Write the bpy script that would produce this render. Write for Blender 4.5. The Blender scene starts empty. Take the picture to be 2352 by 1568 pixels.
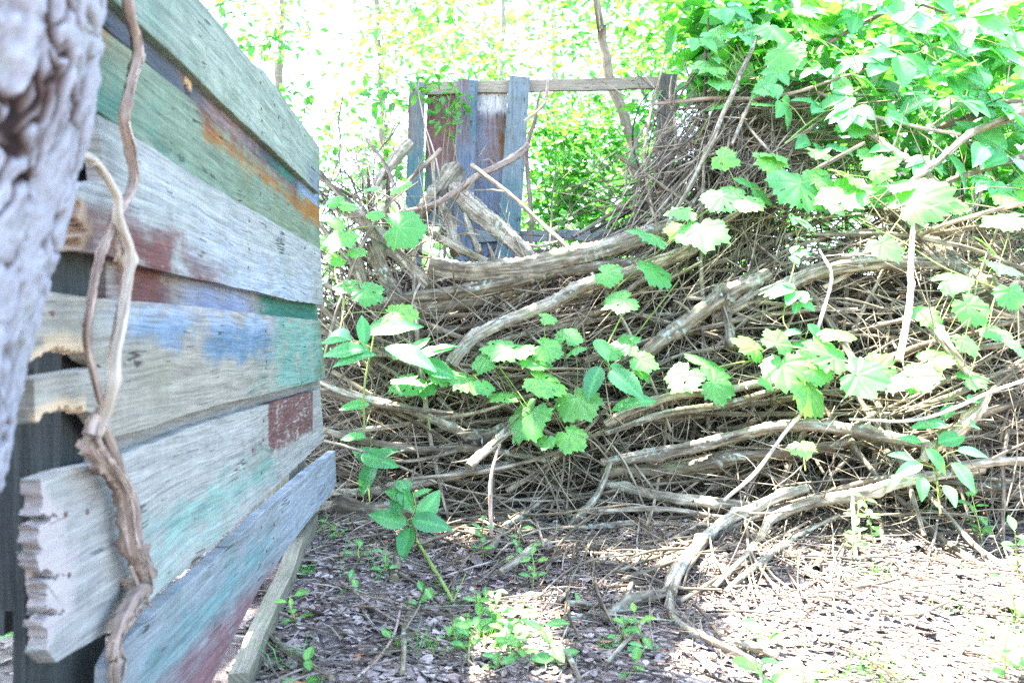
import bpy, bmesh, math, random
import numpy as np
from mathutils import Vector, Matrix
from math import radians, sin, cos, pi

# ------------------------------------------------------------------ camera, sky, sun, exposure
SC = bpy.context.scene
COL = SC.collection
F, CX, CY, H = 1829.0, 1176.0, 784.0, 0.62        # focal length and centre in working pixels, eye height in metres
cam_data = bpy.data.cameras.new('camera')
cam_data.sensor_width = 36.0
cam_data.lens = 28.0
cam_data.clip_start = 0.02
cam_data.clip_end = 400.0
cam_data.dof.use_dof = True
cam_data.dof.focus_distance = 2.45
cam_data.dof.aperture_fstop = 5.0
cam = bpy.data.objects.new('camera', cam_data)
COL.objects.link(cam)
cam.location = (0, 0, H)
cam.rotation_euler = (radians(90), 0, 0)
SC.camera = cam

SUN_EL, SUN_AZ = radians(66), radians(-60)          # azimuth from +Y towards +X
SDIR = Vector((sin(SUN_AZ) * cos(SUN_EL), cos(SUN_AZ) * cos(SUN_EL), sin(SUN_EL)))
world = bpy.data.worlds.new('World')
SC.world = world
world.use_nodes = True
wn = world.node_tree
sky = wn.nodes.new('ShaderNodeTexSky')
sky.sky_type = 'NISHITA'
sky.sun_disc = False
sky.sun_elevation = SUN_EL
sky.sun_rotation = SUN_AZ
sky.air_density = 1.0
sky.dust_density = 1.5
bg = wn.nodes['Background']
bg.inputs['Strength'].default_value = 0.15
wn.links.new(sky.outputs[0], bg.inputs[0])
sl = bpy.data.lights.new('sun', 'SUN')
sl.energy = 5.0
sl.angle = radians(0.5)
sl.color = (1.0, 0.96, 0.89)
sun = bpy.data.objects.new('sun', sl)
COL.objects.link(sun)
sun.rotation_euler = SDIR.to_track_quat('Z', 'Y').to_euler()
sun.location = SDIR * 30
SC.view_settings.view_transform = 'Standard'
SC.view_settings.look = 'None'
SC.view_settings.gamma = 1.0
SC.view_settings.exposure = 3.8
SC.cycles.max_bounces = 8
SC.cycles.diffuse_bounces = 6
SC.cycles.glossy_bounces = 2
SC.cycles.transmission_bounces = 4
SC.cycles.use_denoising = False

R = random.Random(7)
NR = np.random.default_rng(11)

# ------------------------------------------------------------------ helpers
def smooth(a, b, x):
    t = min(1.0, max(0.0, (x - a) / (b - a)))
    return t * t * (3 - 2 * t)

def gz(x, y):
    """height of the forest floor"""
    h = 0.045 * smooth(1.5, 2.6, y)
    side = smooth(-1.0, -0.55, x)
    h += side * (0.88 * smooth(2.62, 3.5, y) - 0.25 * smooth(5, 9, y)) + (1 - side) * 0.35 * smooth(2.6, 5, y)
    h += 0.25 * smooth(5, 14, y) + 0.9 * smooth(14, 40, y)
    h += 0.012 * sin(5.1 * x + 1.3) * cos(4.3 * y) + 0.008 * sin(11.7 * x + 3.1 * y) + 0.006 * cos(17 * y - 7 * x)
    h += 0.035 * smooth(-0.15, -0.5, x) * smooth(1.0, 1.9, y) * (1 - smooth(2.8, 3.2, y))
    return h

def P(px, py, D):
    return Vector(((px - CX) / F * D, D, H + (CY - py) / F * D))

def PG(px, py):
    """point on the floor seen at a pixel"""
    D = 1.4
    for _ in range(400):
        p = P(px, py, D)
        if p.z <= gz(p.x, p.y):
            return Vector((p.x, p.y, gz(p.x, p.y)))
        D += 0.006
    return P(px, py, 3.0)

def front(px):
    """distance of the foot of the brush heap"""
    return 2.55 - 0.22 * smooth(1500, 2300, px)

def DS(px, py):
    """distance of the sloping face of the brush heap"""
    k = (CY - py) / F
    return (front(px) + 0.55 * (H - 0.05)) / (1 - 0.55 * k)

def PS(px, py, off=0.0):
    D = DS(px, py) + off
    p = P(px, py, D)
    g = gz(p.x, p.y)
    if p.z < g + 0.004:                         # low parts lie on the floor
        q = PG(px, py)
        q.z += 0.006
        return q
    return p

class MB:
    """collects vertices, faces, uv, tint; builds one mesh"""
    def __init__(s):
        s.v, s.uv, s.t, s.f, s.m, s.n = [], [], [], [], [], 0
    def add(s, v, faces, uv=None, tint=0.5, mat=0):
        v = np.asarray(v, dtype=np.float32).reshape(-1, 3)
        k = len(v)
        s.v.append(v)
        s.uv.append(np.zeros((k, 2), np.float32) if uv is None else np.asarray(uv, np.float32))
        s.t.append(np.full(k, tint, np.float32) if np.isscalar(tint) else np.asarray(tint, np.float32))
        for fa in faces:
            fa = np.asarray(fa, dtype=np.int32)
            if len(fa):
                s.f.append(fa + s.n)
                s.m.append((mat, len(fa)))
        s.n += k
    def build(s, name, mats, parent=None, shade=True):
        me = bpy.data.meshes.new(name)
        V = np.concatenate(s.v)
        UV = np.concatenate(s.uv)
        T = np.concatenate(s.t)
        lv = np.concatenate([f.ravel() for f in s.f])
        tot = np.concatenate([np.full(len(f), f.shape[1], np.int32) for f in s.f])
        start = np.concatenate([[0], np.cumsum(tot)[:-1]]).astype(np.int32)
        mi = np.concatenate([np.full(n, m, np.int32) for m, n in s.m])
        me.vertices.add(len(V))
        me.vertices.foreach_set('co', V.ravel())
        me.loops.add(len(lv))
        me.loops.foreach_set('vertex_index', lv)
        me.polygons.add(len(tot))
        me.polygons.foreach_set('loop_start', start)
        me.polygons.foreach_set('loop_total', tot)
        me.polygons.foreach_set('material_index', mi)
        me.polygons.foreach_set('use_smooth', np.full(len(tot), shade, bool))
        ul = me.uv_layers.new(name='UVMap')
        ul.data.foreach_set('uv', UV[lv].ravel())
        at = me.attributes.new('tint', 'FLOAT', 'POINT')
        at.data.foreach_set('value', T)
        me.update(calc_edges=True)
        me.validate()
        for m in (mats if isinstance(mats, (list, tuple)) else [mats]):
            me.materials.append(m)
        o = bpy.data.objects.new(name, me)
        COL.objects.link(o)
        if parent is not None:
            o.parent = parent
            o.matrix_parent_inverse = parent.matrix_basis.inverted()
        return o

def catmull(pts, radii, step):
    pts = [np.array(p, float) for p in pts]
    if len(pts) == 2:
        pts = [pts[0], (pts[0] + pts[1]) / 2, pts[1]]
        radii = [radii[0], (radii[0] + radii[-1]) / 2, radii[-1]]
    n = len(pts)
    if len(radii) != n:
        radii = np.interp(np.linspace(0, 1, n), np.linspace(0, 1, len(radii)), radii)
    ext = [2 * pts[0] - pts[1]] + pts + [2 * pts[-1] - pts[-2]]
    out, ro = [], []
    for i in range(n - 1):
        a, b, c, d = ext[i:i + 4]
        k = max(1, int(np.linalg.norm(c - b) / step))
        for j in range(k):
            t = j / k
            out.append(0.5 * (2 * b + (c - a) * t + (2 * a - 5 * b + 4 * c - d) * t * t + (3 * b - a - 3 * c + d) * t ** 3))
            ro.append(radii[i] * (1 - t) + radii[i + 1] * t)
    out.append(pts[-1]); ro.append(radii[-1])
    return np.array(out), np.array(ro)

def tube(mb, pts, radii, seg=6, step=0.05, tint=0.5, rough=0.0, wob=0.0, caps=True, mat=0, knots=0):
    C, r = catmull(pts, radii, step)
    n = len(C)
    if wob > 0 and n > 3:
        ph = [R.uniform(0, 6.28) for _ in range(6)]
        L = np.concatenate([[0], np.cumsum(np.linalg.norm(np.diff(C, axis=0), axis=1))])
        for ax in range(3):
            C[:, ax] += wob * (np.sin(L * 9 + ph[ax]) * 0.6 + np.sin(L * 23 + ph[ax + 3]) * 0.4)
    T = np.gradient(C, axis=0)
    T /= (np.linalg.norm(T, axis=1)[:, None] + 1e-9)
    ref = np.array([0.0, 0.0, -1.0])
    if abs(T[n // 2] @ ref) > 0.9:
        ref = np.array([0.0, 1.0, 0.0])
    A = ref[None] - (T @ ref)[:, None] * T
    A /= (np.linalg.norm(A, axis=1)[:, None] + 1e-9)
    B = np.cross(T, A)
    ang = np.linspace(0, 2 * pi, seg + 1)
    L = np.concatenate([[0], np.cumsum(np.linalg.norm(np.diff(C, axis=0), axis=1))])
    rad = np.repeat(r[:, None], seg + 1, 1)
    if rough > 0:
        for q in range(4):
            k = R.randint(1, max(2, seg // 3)); w = R.uniform(2, 20) ; p = R.uniform(0, 6.28); p2 = R.uniform(0, 6.28)
            rad = rad * (1 + rough * 0.45 * np.sin(k * ang[None] + p + 0.6 * np.sin(L[:, None] * w)) * np.cos(L[:, None] * w * 0.5 + p2))
        nz = NR.normal(0, rough * 0.35, (n, seg))
        nz = np.concatenate([nz, nz[:, :1]], 1)
        rad = rad * (1 + nz)
        for _ in range(knots):
            i0 = R.randrange(n); a0 = R.uniform(0, 6.28)
            dd = ((L - L[i0]) / (1.2 * r[i0]))[:, None] ** 2 + (2 * (1 - np.cos(ang[None] - a0)) * 1.6)
            rad = rad * (1 + 0.55 * np.exp(-dd))
    V = C[:, None, :] + rad[:, :, None] * (np.cos(ang)[None, :, None] * A[:, None, :] + np.sin(ang)[None, :, None] * B[:, None, :])
    i = np.arange(n - 1)[:, None]; j = np.arange(seg)[None]
    a = (i * (seg + 1) + j).ravel()
    quads = np.stack([a, a + 1, a + seg + 2, a + seg + 1], 1)
    uv = np.stack([np.repeat(ang[None] / (2 * pi), n, 0) * 2 * pi * r.mean(), np.repeat(L[:, None], seg + 1, 1) + R.random() * 5], 2)
    mb.add(V.reshape(-1, 3), [quads], uv.reshape(-1, 2), tint, mat)
    if caps and seg > 5:
        for e, flip in ((0, 1), (n - 1, 0)):
            ring = V[e, :seg]
            cpt = C[e] + T[e] * (-0.15 if e == 0 else 0.15) * r[e]
            vv = np.concatenate([ring, cpt[None]])
            fs = [[k, (k + 1) % seg, seg] if not flip else [(k + 1) % seg, k, seg] for k in range(seg)]
            mb.add(vv, [fs], np.zeros((seg + 1, 2)), 0.95, mat)
    return C

def tag(o, label=None, cat=None, group=None, kind=None):
    if label: o['label'] = label
    if cat: o['category'] = cat
    if group: o['group'] = group
    if kind: o['kind'] = kind
    return o

def thing(name, loc, label, cat, group=None):
    o = bpy.data.objects.new(name, None)
    o.empty_display_size = 0.05
    COL.objects.link(o)
    o.location = loc
    return tag(o, label, cat, group)

# ------------------------------------------------------------------ materials
def new_mat(name):
    m = bpy.data.materials.new(name)
    m.use_nodes = True
    nt = m.node_tree
    nt.nodes.clear()
    out = nt.nodes.new('ShaderNodeOutputMaterial')
    return m, nt, out

class NB:
    """small node builder"""
    def __init__(s, nt): s.nt = nt
    def node(s, t, **kw):
        n = s.nt.nodes.new(t)
        for k, v in kw.items(): setattr(n, k, v)
        return n
    def link(s, a, b): s.nt.links.new(a, b)
    def put(s, sock, v):
        if isinstance(v, bpy.types.NodeSocket): s.link(v, sock)
        else: sock.default_value = v
    def math(s, op, a, b=0.0, c=None, clamp=False):
        n = s.node('ShaderNodeMath', operation=op, use_clamp=clamp)
        s.put(n.inputs[0], a); s.put(n.inputs[1], b)
        if c is not None: s.put(n.inputs[2], c)
        return n.outputs[0]
    def noise(s, vec, scale, detail=4, rough=0.6, dist=0.0):
        n = s.node('ShaderNodeTexNoise')
        s.link(vec, n.inputs['Vector'])
        n.inputs['Scale'].default_value = scale; n.inputs['Detail'].default_value = detail
        n.inputs['Roughness'].default_value = rough; n.inputs['Distortion'].default_value = dist
        return n.outputs[0]
    def mapping(s, vec, scale):
        n = s.node('ShaderNodeMapping')
        s.link(vec, n.inputs[0]); n.inputs['Scale'].default_value = scale
        return n.outputs[0]
    def ramp(s, fac, stops):
        n = s.node('ShaderNodeValToRGB')
        e = n.color_ramp.elements
        while len(e) < len(stops): e.new(0.5)
        for el, (p, c) in zip(e, stops):
            el.position = p; el.color = (*c, 1) if len(c) == 3 else c
        s.link(fac, n.inputs[0])
        return n.outputs[0]
    def mix(s, fac, a, b, blend='MIX'):
        n = s.node('ShaderNodeMix', data_type='RGBA', blend_type=blend)
        s.put(n.inputs[0], fac)
        for i, v in ((6, a), (7, b)):
            if isinstance(v, bpy.types.NodeSocket): s.link(v, n.inputs[i])
            else: n.inputs[i].default_value = (*v, 1)
        return n.outputs[2]
    def smooth(s, x, lo, hi):
        n = s.node('ShaderNodeMapRange', interpolation_type='SMOOTHSTEP')
        s.put(n.inputs[0], x); n.inputs[1].default_value = lo; n.inputs[2].default_value = hi
        return n.outputs[0]
    def bump(s, h, strength, dist):
        n = s.node('ShaderNodeBump')
        n.inputs['Strength'].default_value = strength; n.inputs['Distance'].default_value = dist
        s.link(h, n.inputs['Height'])
        return n.outputs[0]
    def attr(s, name):
        return s.node('ShaderNodeAttribute', attribute_name=name).outputs['Fac']
    def uv(s): return s.node('ShaderNodeUVMap', uv_map='UVMap').outputs[0]
    def obj(s): return s.node('ShaderNodeTexCoord').outputs['Object']
    def geo(s): return s.node('ShaderNodeNewGeometry').outputs['Position']
    def bsdf(s, out, col, rough=0.8, spec=0.3, normal=None):
        b = s.node('ShaderNodeBsdfPrincipled')
        s.put(b.inputs['Base Color'], col if isinstance(col, bpy.types.NodeSocket) else (*col, 1))
        s.put(b.inputs['Roughness'], rough)
        b.inputs['Specular IOR Level'].default_value = spec
        if normal is not None: s.link(normal, b.inputs['Normal'])
        if out is not None: s.link(b.outputs[0], out.inputs[0])
        return b.outputs[0]

def twig_mat(name, dark, mid, light, bumpd=0.003, lichen=0.0):
    m, nt, out = new_mat(name); b = NB(nt)
    uv = b.uv(); t = b.attr('tint')
    st = b.noise(b.mapping(uv, (90, 7, 1)), 1.0, 5, 0.65, 0.4)
    bl = b.noise(b.mapping(uv, (30, 18, 1)), 1.0, 4, 0.6)
    f = b.math('ADD', b.math('MULTIPLY', st, 0.75), b.math('MULTIPLY', bl, 0.35))
    c = b.ramp(f, [(0.38, dark), (0.53, mid), (0.70, light)])
    hue = b.ramp(t, [(0.0, (0.30, 0.27, 0.25)), (0.35, (0.72, 0.65, 0.52)), (0.65, (1.15, 1.08, 0.95)), (0.9, (1.65, 1.58, 1.42)), (1.0, (1.7, 1.4, 1.0))])
    c = b.mix(1.0, c, hue, 'MULTIPLY')
    if lichen > 0:
        ln = b.noise(b.mapping(uv, (60, 50, 1)), 1.0, 3, 0.5)
        big = b.noise(b.mapping(uv, (9, 6, 1)), 1.0, 2, 0.5)
        k = b.math('MULTIPLY', b.smooth(ln, 0.5, 0.62), b.smooth(big, 0.48, 0.62))
        c = b.mix(b.math('MULTIPLY', k, lichen), c, (0.30, 0.36, 0.29))
        mo = b.smooth(b.noise(b.geo(), 7, 3, 0.6), 0.56, 0.7)
        c = b.mix(b.math('MULTIPLY', mo, 0.45), c, (0.17, 0.18, 0.07))
    b.bsdf(out, c, 0.85, 0.2, b.bump(f, 0.9, bumpd))
    return m

def leaf_mat(name, base, young, trans, gloss=0.42, vein=True, spots=True, tf=0.42):
    m, nt, out = new_mat(name); b = NB(nt)
    t = b.attr('tint'); uv = b.uv()
    rnd = b.node('ShaderNodeObjectInfo').outputs['Random']
    v = b.math('FRACT', b.math('ADD', rnd, t))
    c = b.mix(b.smooth(v, 0.15, 0.95), base, young)
    v2 = b.math('FRACT', b.math('MULTIPLY', v, 7.31))
    c = b.mix(1.0, c, b.ramp(v2, [(0.0, (0.62, 0.72, 0.72)), (0.35, (0.85, 0.9, 0.85)), (0.7, (1.0, 1.0, 0.85)), (1.0, (1.22, 1.08, 0.85))]), 'MULTIPLY')
    blot = b.noise(b.geo(), 45, 3, 0.6)
    c = b.mix(b.smooth(blot, 0.35, 0.75), c, tuple(x * 0.78 for x in base))
    if spots:
        sp = b.noise(b.geo(), 260, 2, 0.5)
        c = b.mix(b.math('MULTIPLY', b.smooth(sp, 0.73, 0.77), 0.8), c, (0.10, 0.07, 0.03))
    if vein:                                       # uv.y holds the distance to the nearest vein
        sep = b.node('ShaderNodeSeparateXYZ'); b.link(uv, sep.inputs[0])
        k = b.math('SUBTRACT', 1.0, b.smooth(sep.outputs[1], 0.0, 0.014))
        c = b.mix(b.math('MULTIPLY', k, 0.4), c, tuple(min(1, x * 1.5 + 0.02) for x in young))
    nrm = b.bump(b.noise(b.geo(), 120, 3, 0.6), 0.35, 0.002)
    p = b.bsdf(None, c, gloss, 0.5, nrm)
    tr = b.node('ShaderNodeBsdfTranslucent')
    b.link(b.mix(1.0, c, trans, 'MULTIPLY'), tr.inputs[0])
    mx = b.node('ShaderNodeMixShader'); mx.inputs[0].default_value = tf
    b.link(p, mx.inputs[1]); b.link(tr.outputs[0], mx.inputs[2]); b.link(mx.outputs[0], out.inputs[0])
    return m

M = {}
M['twig'] = twig_mat('twig bark', (0.020, 0.016, 0.012), (0.105, 0.089, 0.067), (0.31, 0.277, 0.222))
M['floor twig'] = twig_mat('floor twig bark', (0.03, 0.024, 0.02), (0.12, 0.10, 0.088), (0.34, 0.31, 0.285))
M['log'] = twig_mat('log bark', (0.025, 0.02, 0.015), (0.135, 0.118, 0.09), (0.34, 0.31, 0.255), 0.006, 0.8)
M['vine'] = twig_mat('vine bark', (0.07, 0.05, 0.045), (0.23, 0.18, 0.16), (0.42, 0.36, 0.33), 0.004)
M['pale'] = twig_mat('bleached stem', (0.16, 0.14, 0.12), (0.36, 0.33, 0.30), (0.52, 0.50, 0.47), 0.002)
M['greenstem'] = twig_mat('green stem', (0.10, 0.15, 0.04), (0.17, 0.25, 0.07), (0.26, 0.34, 0.13), 0.001)
M['bgbark'] = twig_mat('far bark', (0.12, 0.10, 0.085), (0.24, 0.21, 0.18), (0.36, 0.33, 0.29), 0.006)
M['grape'] = leaf_mat('grape leaf', (0.11, 0.37, 0.085), (0.18, 0.45, 0.08), (1.1, 1.3, 0.4))
M['creeper'] = leaf_mat('creeper leaf', (0.085, 0.33, 0.115), (0.125, 0.40, 0.11), (1.1, 1.3, 0.4))
M['seedling'] = leaf_mat('seedling leaf', (0.10, 0.33, 0.09), (0.19, 0.43, 0.09), (1.4, 1.3, 0.35))
M['shrub'] = leaf_mat('shrub leaf', (0.07, 0.27, 0.05), (0.12, 0.37, 0.06), (0.8, 1.3, 0.4), vein=False, tf=0.52)
M['wood'] = leaf_mat('far leaf', (0.085, 0.29, 0.075), (0.17, 0.40, 0.075), (1.0, 1.25, 0.4), vein=False, spots=False, tf=0.5)
M['shade_canopy'] = leaf_mat('canopy leaf', (0.04, 0.13, 0.03), (0.06, 0.17, 0.035), (1.2, 1.2, 0.4), vein=False, spots=False, tf=0.3)

def ground_mat():
    m, nt, out = new_mat('forest floor'); b = NB(nt); p = b.geo()
    a = b.noise(p, 9, 8, 0.7); c2 = b.noise(p, 55, 6, 0.75); f = b.math('ADD', b.math('MULTIPLY', a, 0.45), b.math('MULTIPLY', c2, 0.6))
    c = b.ramp(f, [(0.35, (0.04, 0.03, 0.027)), (0.5, (0.17, 0.134, 0.115)), (0.64, (0.31, 0.26, 0.23)), (0.78, (0.44, 0.39, 0.36))])
    g = b.smooth(b.noise(p, 2.3, 3, 0.6), 0.6, 0.75)
    c = b.mix(b.math('MULTIPLY', g, 0.3), c, (0.07, 0.11, 0.03))
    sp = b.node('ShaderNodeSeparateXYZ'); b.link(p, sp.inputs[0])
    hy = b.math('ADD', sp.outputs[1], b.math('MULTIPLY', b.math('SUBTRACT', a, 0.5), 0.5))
    hum_shade = b.smooth(hy, 2.52, 2.75)  # humus tone, darkened to paint deep shade under the heap
    c = b.mix(hum_shade, c, b.ramp(f, [(0.35, (0.012, 0.009, 0.007)), (0.6, (0.03, 0.023, 0.017)), (0.8, (0.07, 0.055, 0.04))]))
    b.bsdf(out, c, 0.95, 0.1, b.bump(f, 1.0, 0.02))
    return m
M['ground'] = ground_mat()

def litter_mat():
    m, nt, out = new_mat('dead leaves'); b = NB(nt)
    t = b.attr('tint'); n = b.noise(b.geo(), 90, 4, 0.6)
    c = b.ramp(t, [(0.0, (0.10, 0.073, 0.062)), (0.3, (0.23, 0.178, 0.152)), (0.62, (0.38, 0.31, 0.275)), (0.9, (0.54, 0.47, 0.43)), (1.0, (0.38, 0.18, 0.085))])
    c = b.mix(b.smooth(n, 0.3, 0.75), b.mix(1.0, c, (0.6, 0.58, 0.56), 'MULTIPLY'), c)
    b.bsdf(out, c, 0.75, 0.3)
    return m
M['litter'] = litter_mat()

def trunk_mat():
    m, nt, out = new_mat('furrowed bark'); b = NB(nt)
    t = b.attr('tint'); uv = b.uv()
    n = b.noise(b.mapping(uv, (70, 22, 1)), 1, 6, 0.7); n2 = b.noise(b.mapping(uv, (16, 9, 1)), 1, 3, 0.6)
    h = b.math('ADD', t, b.math('MULTIPLY', b.math('SUBTRACT', n, 0.5), 0.55))
    c = b.ramp(h, [(0.20, (0.02, 0.013, 0.012)), (0.40, (0.075, 0.05, 0.043)), (0.54, (0.125, 0.115, 0.118)), (0.9, (0.245, 0.245, 0.265))])
    c = b.mix(b.math('MULTIPLY', b.smooth(n2, 0.52, 0.7), 0.45), c, (0.21, 0.23, 0.20))
    b.bsdf(out, c, 0.9, 0.15, b.bump(n, 0.6, 0.004))
    return m
M['trunk'] = trunk_mat()

def plain_mat(name, col, rough=0.7):
    m, nt, out = new_mat(name); b = NB(nt)
    n = b.noise(b.geo(), 60, 4, 0.6)
    b.bsdf(out, b.mix(b.smooth(n, 0.3, 0.7), tuple(x * 0.7 for x in col), col), rough, 0.3)
    return m
M['rust'] = plain_mat('rusty iron', (0.12, 0.06, 0.04))

def board_mat(name, base, patches=(), along='u', torn=(0.55, 0.40, 0.24), dirt=0.5, gain=0.66):
    """weathered timber; patches = (u0,u1,v0,v1,colour,strength,soft,wear) in metres on the board's uv"""
    base = tuple(x * gain * w for x, w in zip(base, (1.04, 1.0, 0.92)))
    m, nt, out = new_mat(name); b = NB(nt)
    uv = b.uv()
    sc = (3.0, 75.0, 1) if along == 'u' else (75.0, 3.0, 1)
    sc2 = (9.0, 260.0, 1) if along == 'u' else (260.0, 9.0, 1)
    warp = b.noise(b.mapping(uv, (2.2, 5, 1) if along == 'u' else (5, 2.2, 1)), 1, 3, 0.5)
    comb = b.node('ShaderNodeCombineXYZ')
    wv = b.math('MULTIPLY', b.math('SUBTRACT', warp, 0.5), 0.045)
    b.link(wv, comb.inputs[1 if along == 'u' else 0])
    add = b.node('ShaderNodeVectorMath', operation='ADD'); b.link(uv, add.inputs[0]); b.link(comb.outputs[0], add.inputs[1])
    g1 = b.noise(b.mapping(add.outputs[0], sc), 1, 5, 0.62, 0.5)
    g2 = b.noise(b.mapping(add.outputs[0], sc2), 1, 3, 0.6)
    saw = b.noise(b.mapping(uv, (230, 14, 1) if along == 'u' else (14, 230, 1)), 1, 2, 0.5)
    g3 = b.noise(b.mapping(uv, (40, 800, 1) if along == 'u' else (800, 40, 1)), 1, 3, 0.7)
    blotch = b.noise(b.mapping(uv, (16, 30, 1) if along == 'u' else (30, 16, 1)), 1, 6, 0.75)
    g1 = b.math('ADD', b.math('MULTIPLY', g1, 0.45), b.math('ADD', b.math('MULTIPLY', g3, 0.25), b.math('MULTIPLY', blotch, 0.30)))
    g = b.math('ADD', b.math('MULTIPLY', g1, 0.58), b.math('ADD', b.math('MULTIPLY', g2, 0.36), b.math('ADD', b.math('MULTIPLY', saw, 0.07), 0.03)))
    lo = tuple(x * 0.52 for x in base); hi = tuple(min(0.8, x * 1.22) for x in base)
    c = b.ramp(g, [(0.36, tuple(x * 0.12 for x in base)), (0.44, tuple(x * 0.62 for x in base)), (0.53, tuple(x * 1.02 for x in base)), (0.64, tuple(min(0.8, x * 1.55) for x in base))])
    big = b.noise(b.mapping(uv, (5, 9, 1)), 1, 4, 0.6)
    c = b.mix(b.math('MULTIPLY', b.smooth(big, 0.5, 0.72), dirt), c, tuple(x * y for x, y in zip(base, (0.55, 0.62, 0.48))))
    sep = b.node('ShaderNodeSeparateXYZ'); b.link(uv, sep.inputs[0])
    U, Vv = sep.outputs[0], sep.outputs[1]
    edge = b.noise(b.mapping(uv, (14, 55, 1) if along == 'u' else (55, 14, 1)), 1, 5, 0.65)
    wearn = b.noise(b.mapping(uv, (28, 130, 1) if along == 'u' else (130, 28, 1)), 1, 4, 0.6)
    wearb = b.noise(b.mapping(uv, (11, 17, 1)), 1, 3, 0.6)
    lowf = b.noise(b.mapping(uv, (9, 16, 1) if along == 'u' else (16, 9, 1)), 1, 4, 0.65)
    for (u0, u1, v0, v1, col, stren, soft, wear) in patches:
        col = tuple(x * gain for x in col)
        crisp = soft < 0.01
        soft = soft * (1.0 if crisp else 1.2)
        du = b.math('SUBTRACT', b.math('ABSOLUTE', b.math('SUBTRACT', U, (u0 + u1) / 2)), abs(u1 - u0) / 2)
        dv = b.math('SUBTRACT', b.math('ABSOLUTE', b.math('SUBTRACT', Vv, (v0 + v1) / 2)), abs(v1 - v0) / 2)
        if not crisp and along == 'u': du = b.math('MULTIPLY', du, 0.35)
        d = b.math('ADD', b.math('MAXIMUM', du, dv), b.math('ADD', b.math('MULTIPLY', b.math('SUBTRACT', edge, 0.5), soft * 3), b.math('MULTIPLY', b.math('SUBTRACT', lowf, 0.5), (0.012 if crisp else 0.06) + soft * 3)))
        k = b.math('SUBTRACT', 1.0, b.smooth(d, -soft * (1 if crisp else 2.0), soft))
        w = b.math('ADD', b.math('MULTIPLY', wearn, 0.55), b.math('MULTIPLY', wearb, 0.45))
        k = b.math('MULTIPLY', k, b.math('MULTIPLY', b.smooth(w, wear - 0.02, wear + 0.10), min(1.0, stren * 1.15)))
        pc = b.mix(b.smooth(g, 0.38, 0.66), tuple(x * 0.5 for x in col), tuple(min(0.8, x * 1.35) for x in col))
        c = b.mix(k, c, pc)
    cr = b.noise(b.mapping(add.outputs[0], (1.6, 46, 1) if along == 'u' else (46, 1.6, 1)), 1, 2, 0.4)
    crack = b.math('SUBTRACT', 1.0, b.smooth(b.math('ABSOLUTE', b.math('SUBTRACT', cr, 0.5)), 0.0, 0.018))
    crk = b.math('MULTIPLY', crack, b.smooth(wearb, 0.58, 0.64))
    c = b.mix(b.math('MULTIPLY', crk, 0.85), c, (0.025, 0.02, 0.018))
    t = b.attr('tint')                              # 1 on torn ends
    c = b.mix(b.math('MULTIPLY', b.smooth(t, 0.6, 1.0), 0.85), c, b.mix(g2, tuple(x * 0.75 for x in torn), torn))
    hgt = b.math('SUBTRACT', b.math('ADD', g, b.math('MULTIPLY', saw, 0.2)), b.math('MULTIPLY', crk, 0.8))
    b.bsdf(out, c, 0.85, 0.2, b.bump(hgt, 0.85, 0.004))
    return m

# ------------------------------------------------------------------ ground
def make_ground():
    xs = np.concatenate([np.linspace(-90, -4, 24)[:-1], np.linspace(-4, -1.2, 29)[:-1], np.linspace(-1.2, 2.6, 191)[:-1], np.linspace(2.6, 6, 35)[:-1], np.linspace(6, 90, 24)])
    ys = np.concatenate([np.linspace(-40, -1, 12)[:-1], np.linspace(-1, 1, 21)[:-1], np.linspace(1, 4.2, 161)[:-1], np.linspace(4.2, 9, 49)[:-1], np.linspace(9, 160, 40)])
    nx, ny = len(xs), len(ys)
    V = np.zeros((ny, nx, 3))
    for j, y in enumerate(ys):
        for i, x in enumerate(xs):
            V[j, i] = (x, y, gz(x, y) - 0.004)
    a = (np.arange(ny - 1)[:, None] * nx + np.arange(nx - 1)[None]).ravel()
    mb = MB(); mb.add(V.reshape(-1, 3), [np.stack([a, a + 1, a + nx + 1, a + nx], 1)])
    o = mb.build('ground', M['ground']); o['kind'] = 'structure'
make_ground()

# ------------------------------------------------------------------ painted board fence on the left
VPX = 1075.0                                        # where the fence's lines meet
FK = (VPX - CX) / F                                 # sideways drift per metre of distance
FX = -0.447
def fence_pt(D, z, off=0.0): return Vector((FX + off + FK * D, D, z))
def fpix(px, py, off=0.0):
    D = F * (FX + off) / (px - VPX)
    return D, H + (CY - py) / F * D

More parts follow.
